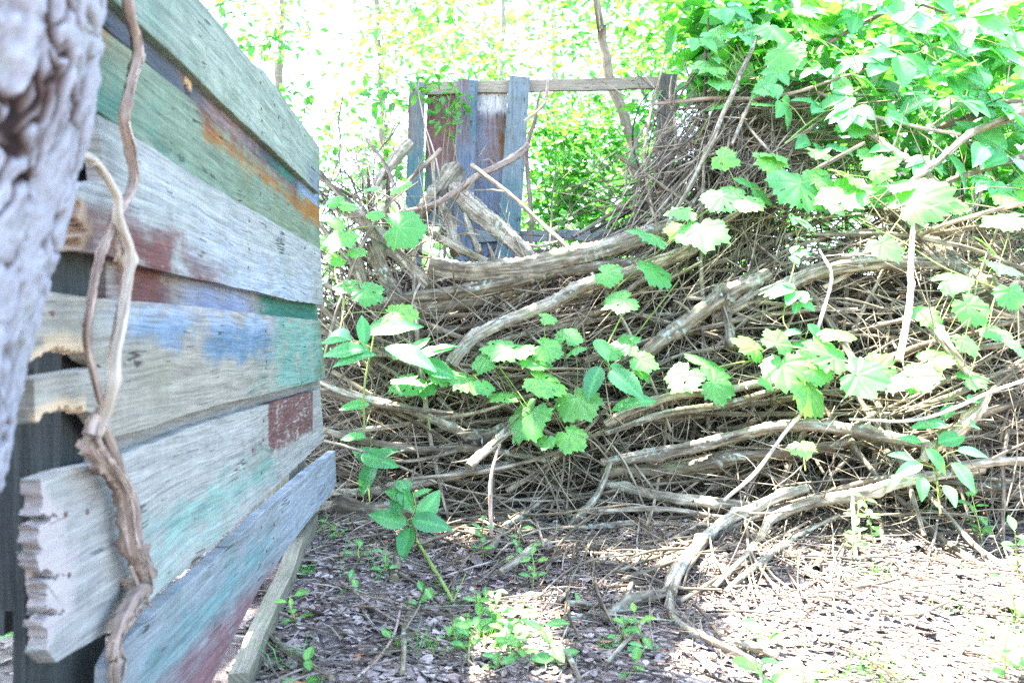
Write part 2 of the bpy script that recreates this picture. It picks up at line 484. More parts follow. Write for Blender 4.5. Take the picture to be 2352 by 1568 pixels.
def plate(mb, outline, off, thick, torn=(), bow=0.0, mat=0):
    """board: outline of (s, z) extruded to real thickness behind its face, edges eased"""
    bm = bmesh.new()
    n = len(outline)
    fr = [bm.verts.new(fence_pt(s, z, off)) for s, z in outline]
    face = bm.faces.new(fr)
    if face.calc_area() == 0: return
    face.normal_update()
    if face.normal.x < 0: face.normal_flip()
    r = bmesh.ops.extrude_face_region(bm, geom=[face])
    nv = [e for e in r['geom'] if isinstance(e, bmesh.types.BMVert)]
    for v in fr: v.co.x -= 0.0
    # the extruded copy becomes the front; push the originals back
    rb = random.Random(len(outline))
    for v, (s0, z0) in zip(fr, outline):
        v.co = v.co - Vector((thick, thick * 0.055, 0))
        if any(abs(s0 - a) + abs(z0 - b) < 1e-6 for a, b in torn): v.co += Vector((0, rb.uniform(-.003, .006), rb.uniform(-.004, .004)))
    bmesh.ops.recalc_face_normals(bm, faces=bm.faces[:])
    ed = [e for e in bm.edges if all(v in nv for v in e.verts)]
    bmesh.ops.bevel(bm, geom=ed, offset=0.0016, segments=1, affect='EDGES', profile=0.6, clamp_overlap=True)
    bmesh.ops.triangulate(bm, faces=[f for f in bm.faces if len(f.verts) > 4])
    bm.verts.index_update()
    V = [v.co[:] for v in bm.verts]
    uv = [(v.co.y, v.co.z) for v in bm.verts]
    tn = []
    for v in bm.verts:
        d = 1.0
        for (s, z) in torn:
            d = min(d, math.hypot(v.co.y - s, v.co.z - z) / 0.008)
        tn.append(1.0 if d < 0.5 else 0.0)
    t3 = [[v.index for v in f.verts] for f in bm.faces if len(f.verts) == 3]
    q4 = [[v.index for v in f.verts] for f in bm.faces if len(f.verts) == 4]
    bm.free()
    mb.add(V, [t3, q4], uv, tn, mat)

def nail(mb, px, py, off):
    s, z = fpix(px, py, off)
    c = fence_pt(s, z, off + 0.0008)
    seg = 7; r = 0.0035
    ring = [(c.x, c.y + r * cos(k * 2 * pi / seg), c.z + r * sin(k * 2 * pi / seg)) for k in range(seg)]
    mb.add(ring + [(c.x + 0.0015, c.y, c.z)], [[[k, (k + 1) % seg, seg] for k in range(seg)]], mat=1)

def px_patch(x0, y0, x1, y1, col, stren=0.9, soft=0.012, wear=0.36, off=0.0):
    s0, za = fpix(x0, y0, off); s1, zb = fpix(x1, y1, off)
    return (s0, s1, za, zb, col, stren, soft, wear)
def sz_patch(x0, x1, z0, z1, col, stren=0.9, soft=0.012, wear=0.36):
    return (fpix(x0, 0)[0], fpix(x1, 0)[0], z0, z1, col, stren, soft, wear)

TEAL, MAROON, BLUE, RUST, OLIVE, SLATE = (0.045, 0.17, 0.125), (0.15, 0.065, 0.055), (0.125, 0.20, 0.265), (0.30, 0.125, 0.022), (0.19, 0.20, 0.075), (0.12, 0.15, 0.20)
GREY = (0.37, 0.385, 0.38)
fence = thing('board_fence', (FX + FK * 1.7, 1.7, gz(-0.54, 1.7)), 'weathered horizontal board fence with worn teal, blue, maroon and rust paint', 'fence')

def jag(p, q, n, amp, seed):
    rr = random.Random(seed)
    out = []
    for k in range(1, n):
        t = k / n
        out.append((p[0] + (q[0] - p[0]) * t + rr.uniform(-amp, amp), p[1] + (q[1] - p[1]) * t + rr.uniform(-amp, amp) * 0.3))
    return out

def wander(p, q, n, amp, seed):
    rr = random.Random(seed)
    return [(p[0] + (q[0] - p[0]) * k / n, p[1] + (q[1] - p[1]) * k / n + rr.uniform(-amp, amp)) for k in range(1, n)]

def board(outline_px, off, mat, thick=0.02, nails=(), torn_px=(), label=None):
    mb = MB()
    pts0 = [fpix(x, y, off) for x, y in outline_px]
    rq = random.Random(int(outline_px[0][0] * 7 + outline_px[0][1]))
    torn0 = [fpix(x, y, off) for x, y in torn_px]
    pts = []; torn_extra = []
    for i, p in enumerate(pts0):
        q = pts0[(i + 1) % len(pts0)]
        L = math.hypot(q[0] - p[0], q[1] - p[1])
        near = any(math.hypot(p[0] - t[0], p[1] - t[1]) < 1e-6 for t in torn0) and any(math.hypot(q[0] - t[0], q[1] - t[1]) < 1e-6 for t in torn0)
        k = max(1, int(L / (0.004 if near else 0.03)))
        for j in range(k):
            t = j / k; am = (0.0042 if near else 0.0012) if j else 0.0
            pt = (p[0] + (q[0] - p[0]) * t + rq.uniform(-am, am), p[1] + (q[1] - p[1]) * t + rq.uniform(-am, am))
            pts.append(pt)
            if near: torn_extra.append(pt)
    torn = torn0 + torn_extra
    plate(mb, pts, off, thick, torn)
    for (x, y) in nails: nail(mb, x, y, off)
    o = mb.build('board', [mat, M['rust']], fence, shade=False)
    if label: o['label'] = label
    return o

# extra point far up at the near end: boards run on above the picture's top edge
def zline(pa, pb, x):
    """the y of a straight board edge continued to x in the picture"""
    (s0, z0), (s1, z1) = fpix(*pa), fpix(*pb)
    s, _ = fpix(x, 0)
    z = z0 + (z1 - z0) * (s - s0) / (s1 - s0)
    return CY - (z - H) * F / s

m1 = board_mat('top board wood', (0.235, 0.29, 0.245), [
    sz_patch(150, 390, 1.02, 1.13, TEAL, 0.55, 0.05, 0.40), sz_patch(690, 745, 0.9, 1.12, SLATE, 0.6, 0.03, 0.42), sz_patch(360, 640, 1.06, 1.12, (0.42, 0.47, 0.36), 0.5, 0.02, 0.45)])
a, b_ = (460, 0), (734, 338)
c_, d_ = (300, 38), (734, 446)
board([(120, zline(a, b_, 120)), (300, zline(a, b_, 300)), (460, 0), (587, 150), (605, 160), (734, 338), (735, 446)] + [(510, 236), (408, 134), (300, 36), (120, zline(c_, d_, 120))],
      0.012, m1, nails=[(600, 250), (601, 278), (640, 268), (602, 305), (598, 190), (700, 312)], label='pale green-grey top board')
m2 = board_mat('dark slat wood', (0.075, 0.09, 0.115), [
    sz_patch(615, 684, 0.7, 1.2, TEAL, 0.8, 0.02, 0.40), sz_patch(440, 600, 0.7, 1.2, (0.25, 0.17, 0.15), 0.85, 0.03, 0.34), sz_patch(684, 745, 0.7, 1.2, (0.22, 0.30, 0.40), 0.9, 0.02, 0.3)])
board([(120, zline(c_, d_, 120) - 30), (408, 118), (734, 425), (734, 486), (600, 372), (452, 246), (440, 238), (436, 200), (426, 178), (421, 184), (428, 226), (300, 112), (240, 60), (120, -40)],
      -0.004, m2, torn_px=[(436, 200), (426, 178)], nails=[(680, 415), (600, 345)], label='narrow dark slate board with a torn hole')
m3 = board_mat('green board wood', (0.165, 0.225, 0.165), [
    sz_patch(120, 330, 0.86, 0.95, TEAL, 0.8, 0.04, 0.34), sz_patch(330, 520, 0.80, 0.905, TEAL, 0.5, 0.03, 0.46), sz_patch(150, 300, 0.98, 1.06, RUST, 0.6, 0.02, 0.42),
    sz_patch(470, 745, 0.962, 1.0, RUST, 0.9, 0.012, 0.36), sz_patch(430, 690, 0.995, 1.05, MAROON, 0.8, 0.012, 0.36), sz_patch(700, 745, 0.96, 1.05, RUST, 0.9, 0.012, 0.3), sz_patch(560, 745, 0.79, 0.96, OLIVE, 0.35, 0.05, 0.44)])
board([(120, -30), (250, 75), (440, 226), (600, 362), (734, 478), (736, 582), (600, 500), (438, 404), (224, 255), (120, 190)], 0.0, m3, thick=0.018,
      nails=[(598, 445), (620, 480), (597, 402), (715, 490)], label='green and rust stained board')
m4 = board_mat('grey board wood', (0.31, 0.33, 0.325), torn=(0.36, 0.25, 0.16), patches=[
    sz_patch(100, 400, 0.70, 0.785, MAROON, 0.95, 0.012, 0.30), sz_patch(400, 500, 0.68, 0.755, MAROON, 0.9, 0.015, 0.38), sz_patch(180, 225, 0.70, 0.83, (0.34, 0.29, 0.26), 0.7, 0.01, 0.35),
    sz_patch(480, 700, 0.66, 0.80, (0.36, 0.43, 0.53), 0.7, 0.05, 0.42), sz_patch(300, 560, 0.78, 0.86, (0.40, 0.42, 0.42), 0.6, 0.03, 0.45)])
tj = [(176, 575), (188, 560), (177, 545), (206, 535), (184, 512), (176, 495), (186, 470), (178, 445)]
board([(178, 430), (215, 420), (240, 415), (222, 262), (300, 308), (438, 398), (600, 495), (736, 572), (743, 700), (670, 690), (600, 672), (450, 640), (306, 604), (224, 581)] + tj, 0.012, m4,
      nails=[(572, 572), (570, 614), (572, 508), (610, 520)], torn_px=tj, label='grey board with maroon stripe')
m5 = board_mat('recessed slat wood', (0.27, 0.26, 0.25), [
    sz_patch(240, 430, 0.62, 0.76, MAROON, 0.9, 0.015, 0.3), sz_patch(430, 600, 0.62, 0.76, (0.24, 0.28, 0.40), 0.85, 0.03, 0.34), sz_patch(600, 745, 0.62, 0.76, TEAL, 0.9, 0.02, 0.32)])
board([(246, 575), (306, 590), (450, 620), (600, 655), (730, 680), (731, 745), (600, 730), (450, 712), (246, 695)], -0.012, m5, thick=0.018, label='recessed slat with maroon and teal paint')
m6 = board_mat('blue board wood', (0.30, 0.28, 0.235), [
    sz_patch(262, 465, 0.617, 0.667, BLUE, 0.95, 0.012, 0.36), sz_patch(462, 618, 0.58, 0.67, BLUE, 0.95, 0.012, 0.36), sz_patch(615, 745, 0.46, 0.70, (0.14, 0.32, 0.25), 0.75, 0.02, 0.40),
    sz_patch(250, 620, 0.64, 0.68, (0.34, 0.41, 0.52), 0.75, 0.02, 0.38), sz_patch(560, 600, 0.50, 0.60, TEAL, 0.5, 0.02, 0.45), sz_patch(60, 250, 0.55, 0.68, (0.33, 0.32, 0.275), 0.8, 0.03, 0.3),
    sz_patch(722, 745, 0.4, 0.7, (0.12, 0.17, 0.07), 0.8, 0.02, 0.4)])
t6 = [(70, 832), (100, 808), (140, 798), (190, 806), (205, 826), (235, 842), (205, 846), (150, 856), (78, 872), (80, 966), (110, 945), (150, 930), (195, 942), (215, 950)]
board([(64, 690), (100, 668), (180, 680), (250, 686), (450, 704), (600, 722), (735, 736), (748, 868), (690, 885), (600, 908), (500, 930), (430, 950), (330, 985), (250, 1005), (224, 960)] + t6[::-1], 0.010, m6,
      nails=[(610, 760), (612, 830), (610, 845), (120, 720)], torn_px=[t6[0], t6[1], t6[2], t6[3], t6[9], t6[10], t6[11], t6[12]], label='split board with blue and teal paint')
board([(246, 975), (420, 925), (600, 880), (735, 850), (735, 910), (600, 945), (420, 1005), (300, 1060), (246, 1080)], -0.014, m5, thick=0.016, label='recessed shadowed slat')
m7 = board_mat('maroon board wood', (0.34, 0.34, 0.32), torn=(0.40, 0.34, 0.31), patches=[
    sz_patch(608, 712, 0.37, 0.53, (0.17, 0.08, 0.065), 1.0, 0.0095, 0.40), sz_patch(560, 640, 0.365, 0.41, MAROON, 0.7, 0.02, 0.46), sz_patch(300, 620, 0.31, 0.375, (0.16, 0.36, 0.29), 0.7, 0.025, 0.38),
    sz_patch(330, 520, 0.27, 0.33, (0.35, 0.46, 0.38), 0.75, 0.03, 0.36), sz_patch(70, 300, 0.2, 0.45, (0.36, 0.34, 0.31), 0.7, 0.03, 0.3)])
t7 = [(94, 1110), (100, 1142), (90, 1183), (118, 1184), (136, 1187), (112, 1195), (95, 1200), (86, 1236), (99, 1262), (83, 1275), (95, 1314), (134, 1316), (150, 1321), (124, 1332), (100, 1336), (110, 1366), (101, 1392), (150, 1404), (112, 1411), (97, 1432), (112, 1462), (106, 1490)]
board([(92, 1100), (140, 1082), (222, 1064), (290, 1040), (450, 978), (600, 932), (735, 893), (745, 1010), (690, 1062), (640, 1110), (600, 1150), (480, 1262), (350, 1372), (300, 1420), (200, 1478), (130, 1520)] + t7[::-1], 0.008, m7,
      nails=[(605, 965), (604, 1010), (600, 1085), (150, 1180), (158, 1320), (200, 1175)], torn_px=t7, label='wide pale board with a crisp maroon square')
m8 = board_mat('low board wood', (0.25, 0.275, 0.295), [
    sz_patch(300, 600, 0.155, 0.225, (0.13, 0.30, 0.28), 0.75, 0.03, 0.38), sz_patch(250, 602, 0.02, 0.15, (0.24, 0.12, 0.12), 0.85, 0.02, 0.36), sz_patch(602, 780, 0.1, 0.3, (0.36, 0.40, 0.43), 0.6, 0.03, 0.4)])
board([(262, 1530), (290, 1470), (380, 1385), (480, 1298), (600, 1180), (700, 1090), (770, 1034), (773, 1112), (740, 1160), (690, 1220), (640, 1290), (600, 1345), (550, 1440), (490, 1560), (430, 1700), (250, 1950)], 0.028, m8, thick=0.022,
      nails=[(648, 1175), (630, 1205), (628, 1235), (600, 1210), (612, 1265)], label='loose lowest board, blue-grey and maroon')

pm = board_mat('post wood', (0.055, 0.064, 0.066), [], along='v', dirt=0.8)
pm2 = board_mat('pale post wood', (0.34, 0.31, 0.25), [(-9, 9, -0.1, 0.3, (0.22, 0.24, 0.13), 0.5, 0.05, 0.45)], along='v')
def box_part(name, x0, x1, y0, y1, z0, z1, mat, parent, rot=0.0, uvaxis=1, shade=False):
    bm = bmesh.new()
    bmesh.ops.create_cube(bm, size=1)
    bmesh.ops.subdivide_edges(bm, edges=bm.edges[:], cuts=5, use_grid_fill=True)
    for v in bm.verts:
        v.co = Vector(((x0 + x1) / 2 + v.co.x * (x1 - x0), (y0 + y1) / 2 + v.co.y * (y1 - y0), (z0 + z1) / 2 + v.co.z * (z1 - z0)))
    rr = random.Random(hash((round(x0, 3), round(y0, 3))) & 0xffff)
    if rot:
        c = Vector(((x0 + x1) / 2, (y0 + y1) / 2, (z0 + z1) / 2))
        mt = Matrix.Translation(c) @ Matrix.Rotation(rot, 4, 'Y') @ Matrix.Translation(-c)
        bm.transform(mt)
    for v in bm.verts: v.co += Vector((rr.uniform(-1, 1), rr.uniform(-1, 1), rr.uniform(-1, 1))) * 0.0012
    bm.normal_update()
    mb = MB()
    for f in bm.faces:
        n = f.normal
        co = [v.co for v in f.verts]
        if abs(n.x) > max(abs(n.y), abs(n.z)): uv = [(c.y, c.z) for c in co]
        elif abs(n.y) > abs(n.z): uv = [(c.x, c.z) for c in co]
        else: uv = [(c.x, c.y) for c in co]
        mb.add([c[:] for c in co], [[list(range(len(co)))]], uv, 0.0)
    bm.free()
    o = mb.build(name, mat, parent, shade=shade)
    return o
g0 = gz(-0.5, 1.0)
# posts stand behind the boards
for (D, w, dz, mt, wd) in ((0.985, 0.10, 1.5, pm, 0.056), (2.17, 0.09, 1.12, pm2, 0.097)):
    xx = FX + FK * D
    box_part('post', xx - 0.028 - wd, xx - 0.028, D - w / 2, D + w / 2, g0 - 0.15, dz, mt, fence)
# second old timber beyond the near post, ending ragged above the floor
box_part('plank', -0.645, -0.592, 0.95, 1.02, 0.30, 1.5, pm, fence, 0.0)
box_part('plank', -0.70, -0.64, 1.03, 1.08, 0.24, 0.95, pm, fence, 0.05)
# split slats low down at the far end and the sill on the floor
for (x, y0, y1, mt) in ((694, 1010, 1245, pm2), (672, 1050, 1250, pm2), (640, 1160, 1330, pm), (585, 1300, 1480, pm2)):
    D, z0 = fpix(x, y1, -0.05); _, z1 = fpix(x, y0, -0.05)
    xx = FX - 0.05 + FK * D
    box_part('slat', xx - 0.018, xx, D - 0.05, D + 0.05, z0 - 0.1, z1, mt, fence, R.uniform(-0.03, 0.03))
sill_m = board_mat('mossy sill wood', (0.27, 0.25, 0.19), [(-9, 9, -9, 9, (0.20, 0.23, 0.11), 0.5, 0.05, 0.5)], gain=0.55)
mb = MB()
q0, q1 = PG(715, 1215), PG(548, 1600)
dirv = (q1 - q0); side = Vector((-dirv.y, dirv.x, 0)).normalized() * 0.018
n = 14
V = []; uv = []
for k in range(n + 1):
    c = q0 + dirv * k / n
    zt = gz(c.x, c.y)
    wv = 0.004 * sin(k * 1.7)
    for sx, hz in ((-1, -0.03), (-1, 0.045 + wv), (1, 0.047 + wv), (1, -0.03)):
        V.append((c + side * sx)[:2] + (zt + hz,)); uv.append((c.y, sx * 0.018 + hz))
fs = []
for k in range(n):
    for e in range(3): fs.append([k * 4 + e, k * 4 + e + 1, k * 4 + e + 5, k * 4 + e + 4])
fs.append([0, 1, 2, 3]); fs.append([n * 4 + 3, n * 4 + 2, n * 4 + 1, n * 4])
mb.add(V, [fs], uv, 0.0)
o = mb.build('timber_sill', sill_m, None, shade=False)
tag(o, 'mossy narrow timber lying on the floor along the foot of the painted fence', 'timber')

# ------------------------------------------------------------------ the furrowed tree at the left edge, its unseen crown shaped to shade the scene
tree = thing('leaning_tree', (-0.64, 0.6, gz(-0.64, 0.6)), 'large pale furrowed tree trunk standing against the near end of the painted fence', 'tree')
def bark_trunk():
    D = 0.62
    edge = [(-400, 258), (0, 248), (190, 232), (400, 152), (620, 118), (760, 72), (1000, 44), (1130, 26), (1500, -70), (1880, -260)]
    ys = np.array([e[0] for e in edge], float); xs = np.array([e[1] for e in edge], float)
    zs = H + (CY - ys) / F * D
    rad = 0.16
    th = np.arctan((xs - CX) / F)
    ex = (D * np.sin(th) - rad) / np.cos(th) + rad
    Z = np.concatenate([np.linspace(-0.15, 1.05, 700), np.linspace(1.06, 2.9, 60)])
    X = np.interp(Z, zs[::-1], ex[::-1]) - rad
    # smooth the axis
    k = np.ones(61) / 61
    Xp = np.concatenate([np.full(30, X[0]), X, np.full(30, X[-1])]); X = np.convolve(Xp, k, 'valid')
    X[Z > 1.05] = X[Z <= 1.05][-1] + (Z[Z > 1.05] - 1.05) * 0.12
    ns = 640
    A = np.linspace(0, 2 * pi, ns + 1)
    zz, aa = np.meshgrid(Z, A, indexing='ij')
    # bark: long vertical plates from warped cellular ridges
    def fbm(u, v, seed, oct=4):
        rg = np.random.default_rng(seed); out = 0; amp = 1
        for o in range(oct):
            n_u, n_v = 64 * 2 ** min(o, 2), 64 * 2 ** min(o, 2)
            g = rg.random((n_u, n_v))
            uu = (u * 2 ** o) % n_u; vv = (v * 2 ** o) % n_v
            i = uu.astype(int); j = vv.astype(int); fu = uu - i; fv = vv - j
            fu = fu * fu * (3 - 2 * fu); fv = fv * fv * (3 - 2 * fv)
            i1 = (i + 1) % n_u; j1 = (j + 1) % n_v; i %= n_u; j %= n_v
            out = out + amp * ((g[i, j] * (1 - fu) + g[i1, j] * fu) * (1 - fv) + (g[i, j1] * (1 - fu) + g[i1, j1] * fu) * fv - 0.5)
            amp *= 0.5
        return out
    arc = aa * rad
    wa = arc + 0.040 * fbm(arc * 16, zz * 11, 3) + 0.010 * fbm(arc * 60, zz * 30, 4)
    wz = zz + 0.06 * fbm(arc * 20 + 5, zz * 9, 6)
    gu, gv = wa / 0.050, wz / 0.10
    iu, iv = np.floor(gu).astype(int), np.floor(gv).astype(int)
    rg = np.random.default_rng(21); J = rg.random((64, 64, 2))
    f1 = np.full(gu.shape, 9.0); f2 = np.full(gu.shape, 9.0)
    for du in (-1, 0, 1):
        for dv in (-1, 0, 1):
            cu, cv = iu + du, iv + dv
            jj = J[cu % 64, cv % 64]
            dd = np.hypot(gu - cu - jj[..., 0], (gv - cv - jj[..., 1]))
            n1 = np.minimum(f1, dd); f2 = np.minimum(np.maximum(f1, dd), f2); f1 = n1
    plates = np.clip((f2 - f1 + 0.16 * fbm(arc * 50, zz * 35, 31) + 0.05) / 0.15, 0, 1)
    plates = plates * plates * (3 - 2 * plates)
    vf = fbm(arc * 24 + 1.5 * fbm(arc * 14, zz * 10, 41), zz * 5.5, 42, 3)
    fiss = np.clip((np.abs(vf) - 0.006) / 0.05, 0, 1)
    plates = plates * (0.15 + 0.85 * fiss)
    flake = fbm(arc * 34, zz * 22 + 2 * fbm(arc * 30, zz * 20, 17), 8, 4)
    steps = np.floor((flake + 0.6) * 6) / 6 * 0.6 + (flake + 0.6) * 0.4
    fine = fbm(arc * 130, zz * 90, 9, 3)
    h = plates * (0.55 + 0.5 * steps) + 0.22 * fine
    flare = 0.06 * np.exp(-np.clip(zz, 0, 9) / 0.12)
    rr = rad + flare + 0.013 * (h - 0.75) + 0.014 * fbm(arc * 6, zz * 4, 15, 2)
    ta = np.where(zz > 1.05, 1 - 0.2 * (zz - 1.05) / 1.8, 1)
    xx = X[:, None] + np.cos(aa) * rr * ta; yy = D + np.sin(aa) * rr * ta
    V = np.stack([xx, yy, zz], 2)
    n = len(Z)
    i = np.arange(n - 1)[:, None]; j = np.arange(ns)[None]
    a = (i * (ns + 1) + j).ravel()
    mb = MB()
    mb.add(V.reshape(-1, 3), [np.stack([a, a + 1, a + ns + 2, a + ns + 1], 1)], np.stack([arc, zz], 2).reshape(-1, 2), np.clip(h, 0, 1).ravel())
    mb.build('trunk', M['trunk'], tree)
    return Vector((X[-1], D, 2.9))
top = bark_trunk()

# sunlit places: gaps are cut in the unseen crown to light them
LIT = []
def lit(px, py, r, off=None):
    q = PG(px, py) if off is None else PS(px, py, off)
    LIT.append((np.array(q), r))
for a in ((2050, 1480, .3), (2250, 1420, .3), (2150, 1290, .2), (1900, 1380, .14), (1990, 1200, .1), (1850, 1540, .16), (2330, 1560, .3), (1700, 1350, .08), (2100, 1400, .22), (1940, 1490, .20), (2280, 1330, .22), (2000, 1290, .14), (1760, 1430, .13), (2200, 1520, .2), (1130, 1480, .085), (1240, 1400, .05), (1080, 1550, .06), (1650, 1500, .06), (2100, 1240, .12), (1850,1400,.1), (1640,1370,.05), (1480,1300,.04), (1210,1340,.03), (1750,1560,.08)):
    lit(*a)
for a in ((2100, 650, .13), (2200, 850, .2), (1830, 850, .13), (2110, 460, .085), (2300, 640, .13), (1960, 430, .07), (930, 525, .06), (950, 1110, .04), (880, 830, .04), (2030, 570, .07), (1960, 930, .14), (2150, 1010, .16), (1790, 780, .07),
          (2160, 130, .09), (2300, 100, .09), (2330, 220, .06), (1700, 1190, .06), (1590, 1290, .05), (1290, 1200, .03), (2250, 720, .12), (2100, 760, .1), (1130,500,.035), (1310,1010,.035), (1180,330,.05), (1990,1080,.08), (1780,1000,.05), (2250,1150,.12), (1850, 1110,.05), (1450,960,.03), (1100,1190,.025)):
    lit(a[0], a[1], a[2] * (1.3 if a[0] > 1900 else 1.0), -0.05)
LC = np.array([c for c, r in LIT]); LR = np.array([r for c, r in LIT])
SD = np.array(SDIR)

def leaf_cloud(mb, pos, size, nrm, tip, tint, aspect=0.55):
    """pointed oval leaves, two faces each folded on the midrib; arrays of n"""
    n = len(pos)
    nrm = nrm / np.linalg.norm(nrm, axis=1)[:, None]
    tip = tip - (tip * nrm).sum(1)[:, None] * nrm
    tip /= (np.linalg.norm(tip, axis=1)[:, None] + 1e-9)
    sd = np.cross(tip, nrm)
    s = size[:, None]
    w = s * aspect * 0.5
    base = pos
    t = pos + tip * s - nrm * s * 0.12
    m1 = pos + tip * s * 0.35; m2 = pos + tip * s * 0.7 - nrm * s * 0.04
    up = nrm * s * 0.07
    V = np.stack([base, m1 + sd * w + up, m2 + sd * w * 0.75 + up, t, m2 - sd * w * 0.75 + up, m1 - sd * w + up], 1).reshape(-1, 3)
    k = np.arange(n)[:, None] * 6
    q = np.concatenate([k + np.array([[0, 1, 2, 3]]), k + np.array([[0, 3, 4, 5]])])
    uv = np.tile(np.array([[0, 0.0], [0, 0.5], [0, 0.5], [0, 0], [0, 0.5], [0, 0.5]]), (n, 1))
    mb.add(V, [q], uv, np.repeat(tint, 6))

def shade_canopy():
    n = 5600
    gx, gy, hz = NR.uniform(-1.5, 2.3, n), NR.uniform(-0.3, 4.4, n), NR.uniform(3.7, 5.0, n)
    pos = np.stack([gx + hz / SD[2] * SD[0], gy + hz / SD[2] * SD[1], hz], 1)
    d = pos[:, None, :] - LC[None]
    along = d @ SD
    dist = np.linalg.norm(d - along[..., None] * SD, axis=2)
    keep = ~((dist < (LR[None] + 0.075) * NR.uniform(0.85, 1.15, (n, 1))).any(1))
    keep &= pos[:, 2] > H + 0.45 * pos[:, 1] + 0.25
    keep &= NR.random(n) > np.clip((gx - 0.98 - 0.7 * np.clip((gy - 2.55) / 0.3, 0, 1)) / 0.35, 0, 0.97)
    keep &= NR.random(n) > np.clip((gy - 4.0) / 0.4, 0, 0.9)
    pos = pos[keep]; n = len(pos)
    mb = MB()
    nr = NR.normal(0, 0.35, (n, 3)) + SD[None] * 0.9
    leaf_cloud(mb, pos, NR.uniform(0.13, 0.2, n), nr, NR.normal(0, 1, (n, 3)), NR.random(n), 0.75)
    mb.build('crown', M['shade_canopy'], tree)  # unseen crown, spread and gapped to place the shade and sun patches
    lm = MB()
    for k in range(7):
        e = Vector((R.uniform(-2.8, 0.2), R.uniform(1.2, 4.8), R.uniform(4.2, 5)))
        mid = top.lerp(e, 0.5) + Vector((R.uniform(-.2, .2), R.uniform(-.2, .2), 0.5))
        tube(lm, [top + Vector((0, 0, -0.12)), mid, e], [0.07, 0.04, 0.012], 8, 0.12, R.random(), 0.1, 0.02)
    lm.build('limb', M['bgbark'], tree)  # unseen limbs, added to carry the shading crown
shade_canopy()

# ------------------------------------------------------------------ vines climbing the near end of the fence
def fence_vine(name, pts, radii, mat, label, lift=0.03, seg=10, side=(), rough=0.22):
    mb = MB()
    W = []
    for i, p in enumerate(pts):
        l = p[2] if len(p) > 2 else lift
        D, z = fpix(p[0], p[1], 0.012 + l)
        W.append(fence_pt(D, z, 0.012 + l))
    C = tube(mb, W, radii, seg + 4, 0.005, 0.55, rough * 1.25, 0.0015, True, 0, 14)
    if rough > 0.1:
        for k in range(int(70 * rough / 0.22)):              # peeling strips of bark
            i0 = R.randrange(0, max(1, len(C) - 12)); m = R.randint(4, 14)
            th = R.uniform(-1.3, 1.3); rr0 = radii[min(len(radii) - 1, int(i0 / len(C) * len(radii)))]
            o_ = Vector((cos(th), -0.3 * cos(th), sin(th) * .5)) * rr0 * R.uniform(.95, 1.2)
            q = [Vector(C[min(len(C) - 1, i0 + j)]) + o_ * (1 + .25 * (j / m) * R.random()) for j in range(0, m, 3)]
            if len(q) > 1: tube(mb, q, [.0004, .0011, .0004], 4, .006, R.uniform(.2, .95), 0, .0006, False)
    for s_pts, s_r in side:
        W2 = []
        for p in s_pts:
            D, z = fpix(p[0], p[1], 0.012 + (p[2] if len(p) > 2 else lift))
            W2.append(fence_pt(D, z, 0.012 + (p[2] if len(p) > 2 else lift)))
        tube(mb, W2, s_r, 6, 0.01, 0.5, rough, 0.001)
    o = mb.build(name, mat)
    tag(o, label, 'vine')
fence_vine('climbing_vine', [(284, -160), (290, 0), (314, 110), (300, 190), (284, 270), (300, 340), (308, 420), (272, 490), (250, 540), (228, 600), (212, 690), (202, 780), (218, 870), (232, 930)], [0.0068, 0.0062, 0.0055, 0.0042, 0.0034], M['vine'],
           'brown woody vine hanging down the painted boards from above the frame', side=[([(268, 500), (270, 580), (284, 620), (276, 700), (258, 800)], [0.005, 0.003]), ([(284, 560), (268, 575), (262, 600)], [0.002, 0.0015])])
fence_vine('climbing_vine', [(168, 330, 0.05), (188, 352, 0.05), (218, 368, 0.04), (248, 410), (268, 452), (270, 490), (280, 525), (298, 585), (290, 660), (278, 740), (262, 810), (256, 880), (240, 945, .03), (222, 990, .018), (216, 1025, .006)], [0.0036, 0.0048, 0.0052, 0.006, 0.007, 0.005], M['pale'],
           'smooth bleached white vine stem curving down across the boards', 0.042, rough=0.08)
fence_vine('climbing_vine', [(218, 960), (206, 1000), (212, 1030), (250, 1075), (280, 1120), (292, 1180), (300, 1250), (322, 1300), (330, 1345), (296, 1395), (276, 1440), (262, 1500), (268, 1590)], [0.008, 0.011, 0.009, 0.010, 0.011, 0.008, 0.004], M['vine'],
           'gnarled shaggy rootlike vine clinging to the lower fence boards', 0.02, 10,
           [([(240, 985), (262, 1040), (284, 1100), (310, 1160), (318, 1240), (340, 1290)], [0.006, 0.004]), ([(196, 1040), (205, 985), (230, 940)], [0.003, 0.005]), ([(300, 1300), (330, 1370), (350, 1395)], [0.003, 0.001]), ([(262, 1470), (290, 1520), (278, 1570)], [0.003, 0.001]), ([(330, 1340), (335, 1380), (322, 1420)], [0.002, 0.001])], 0.35)

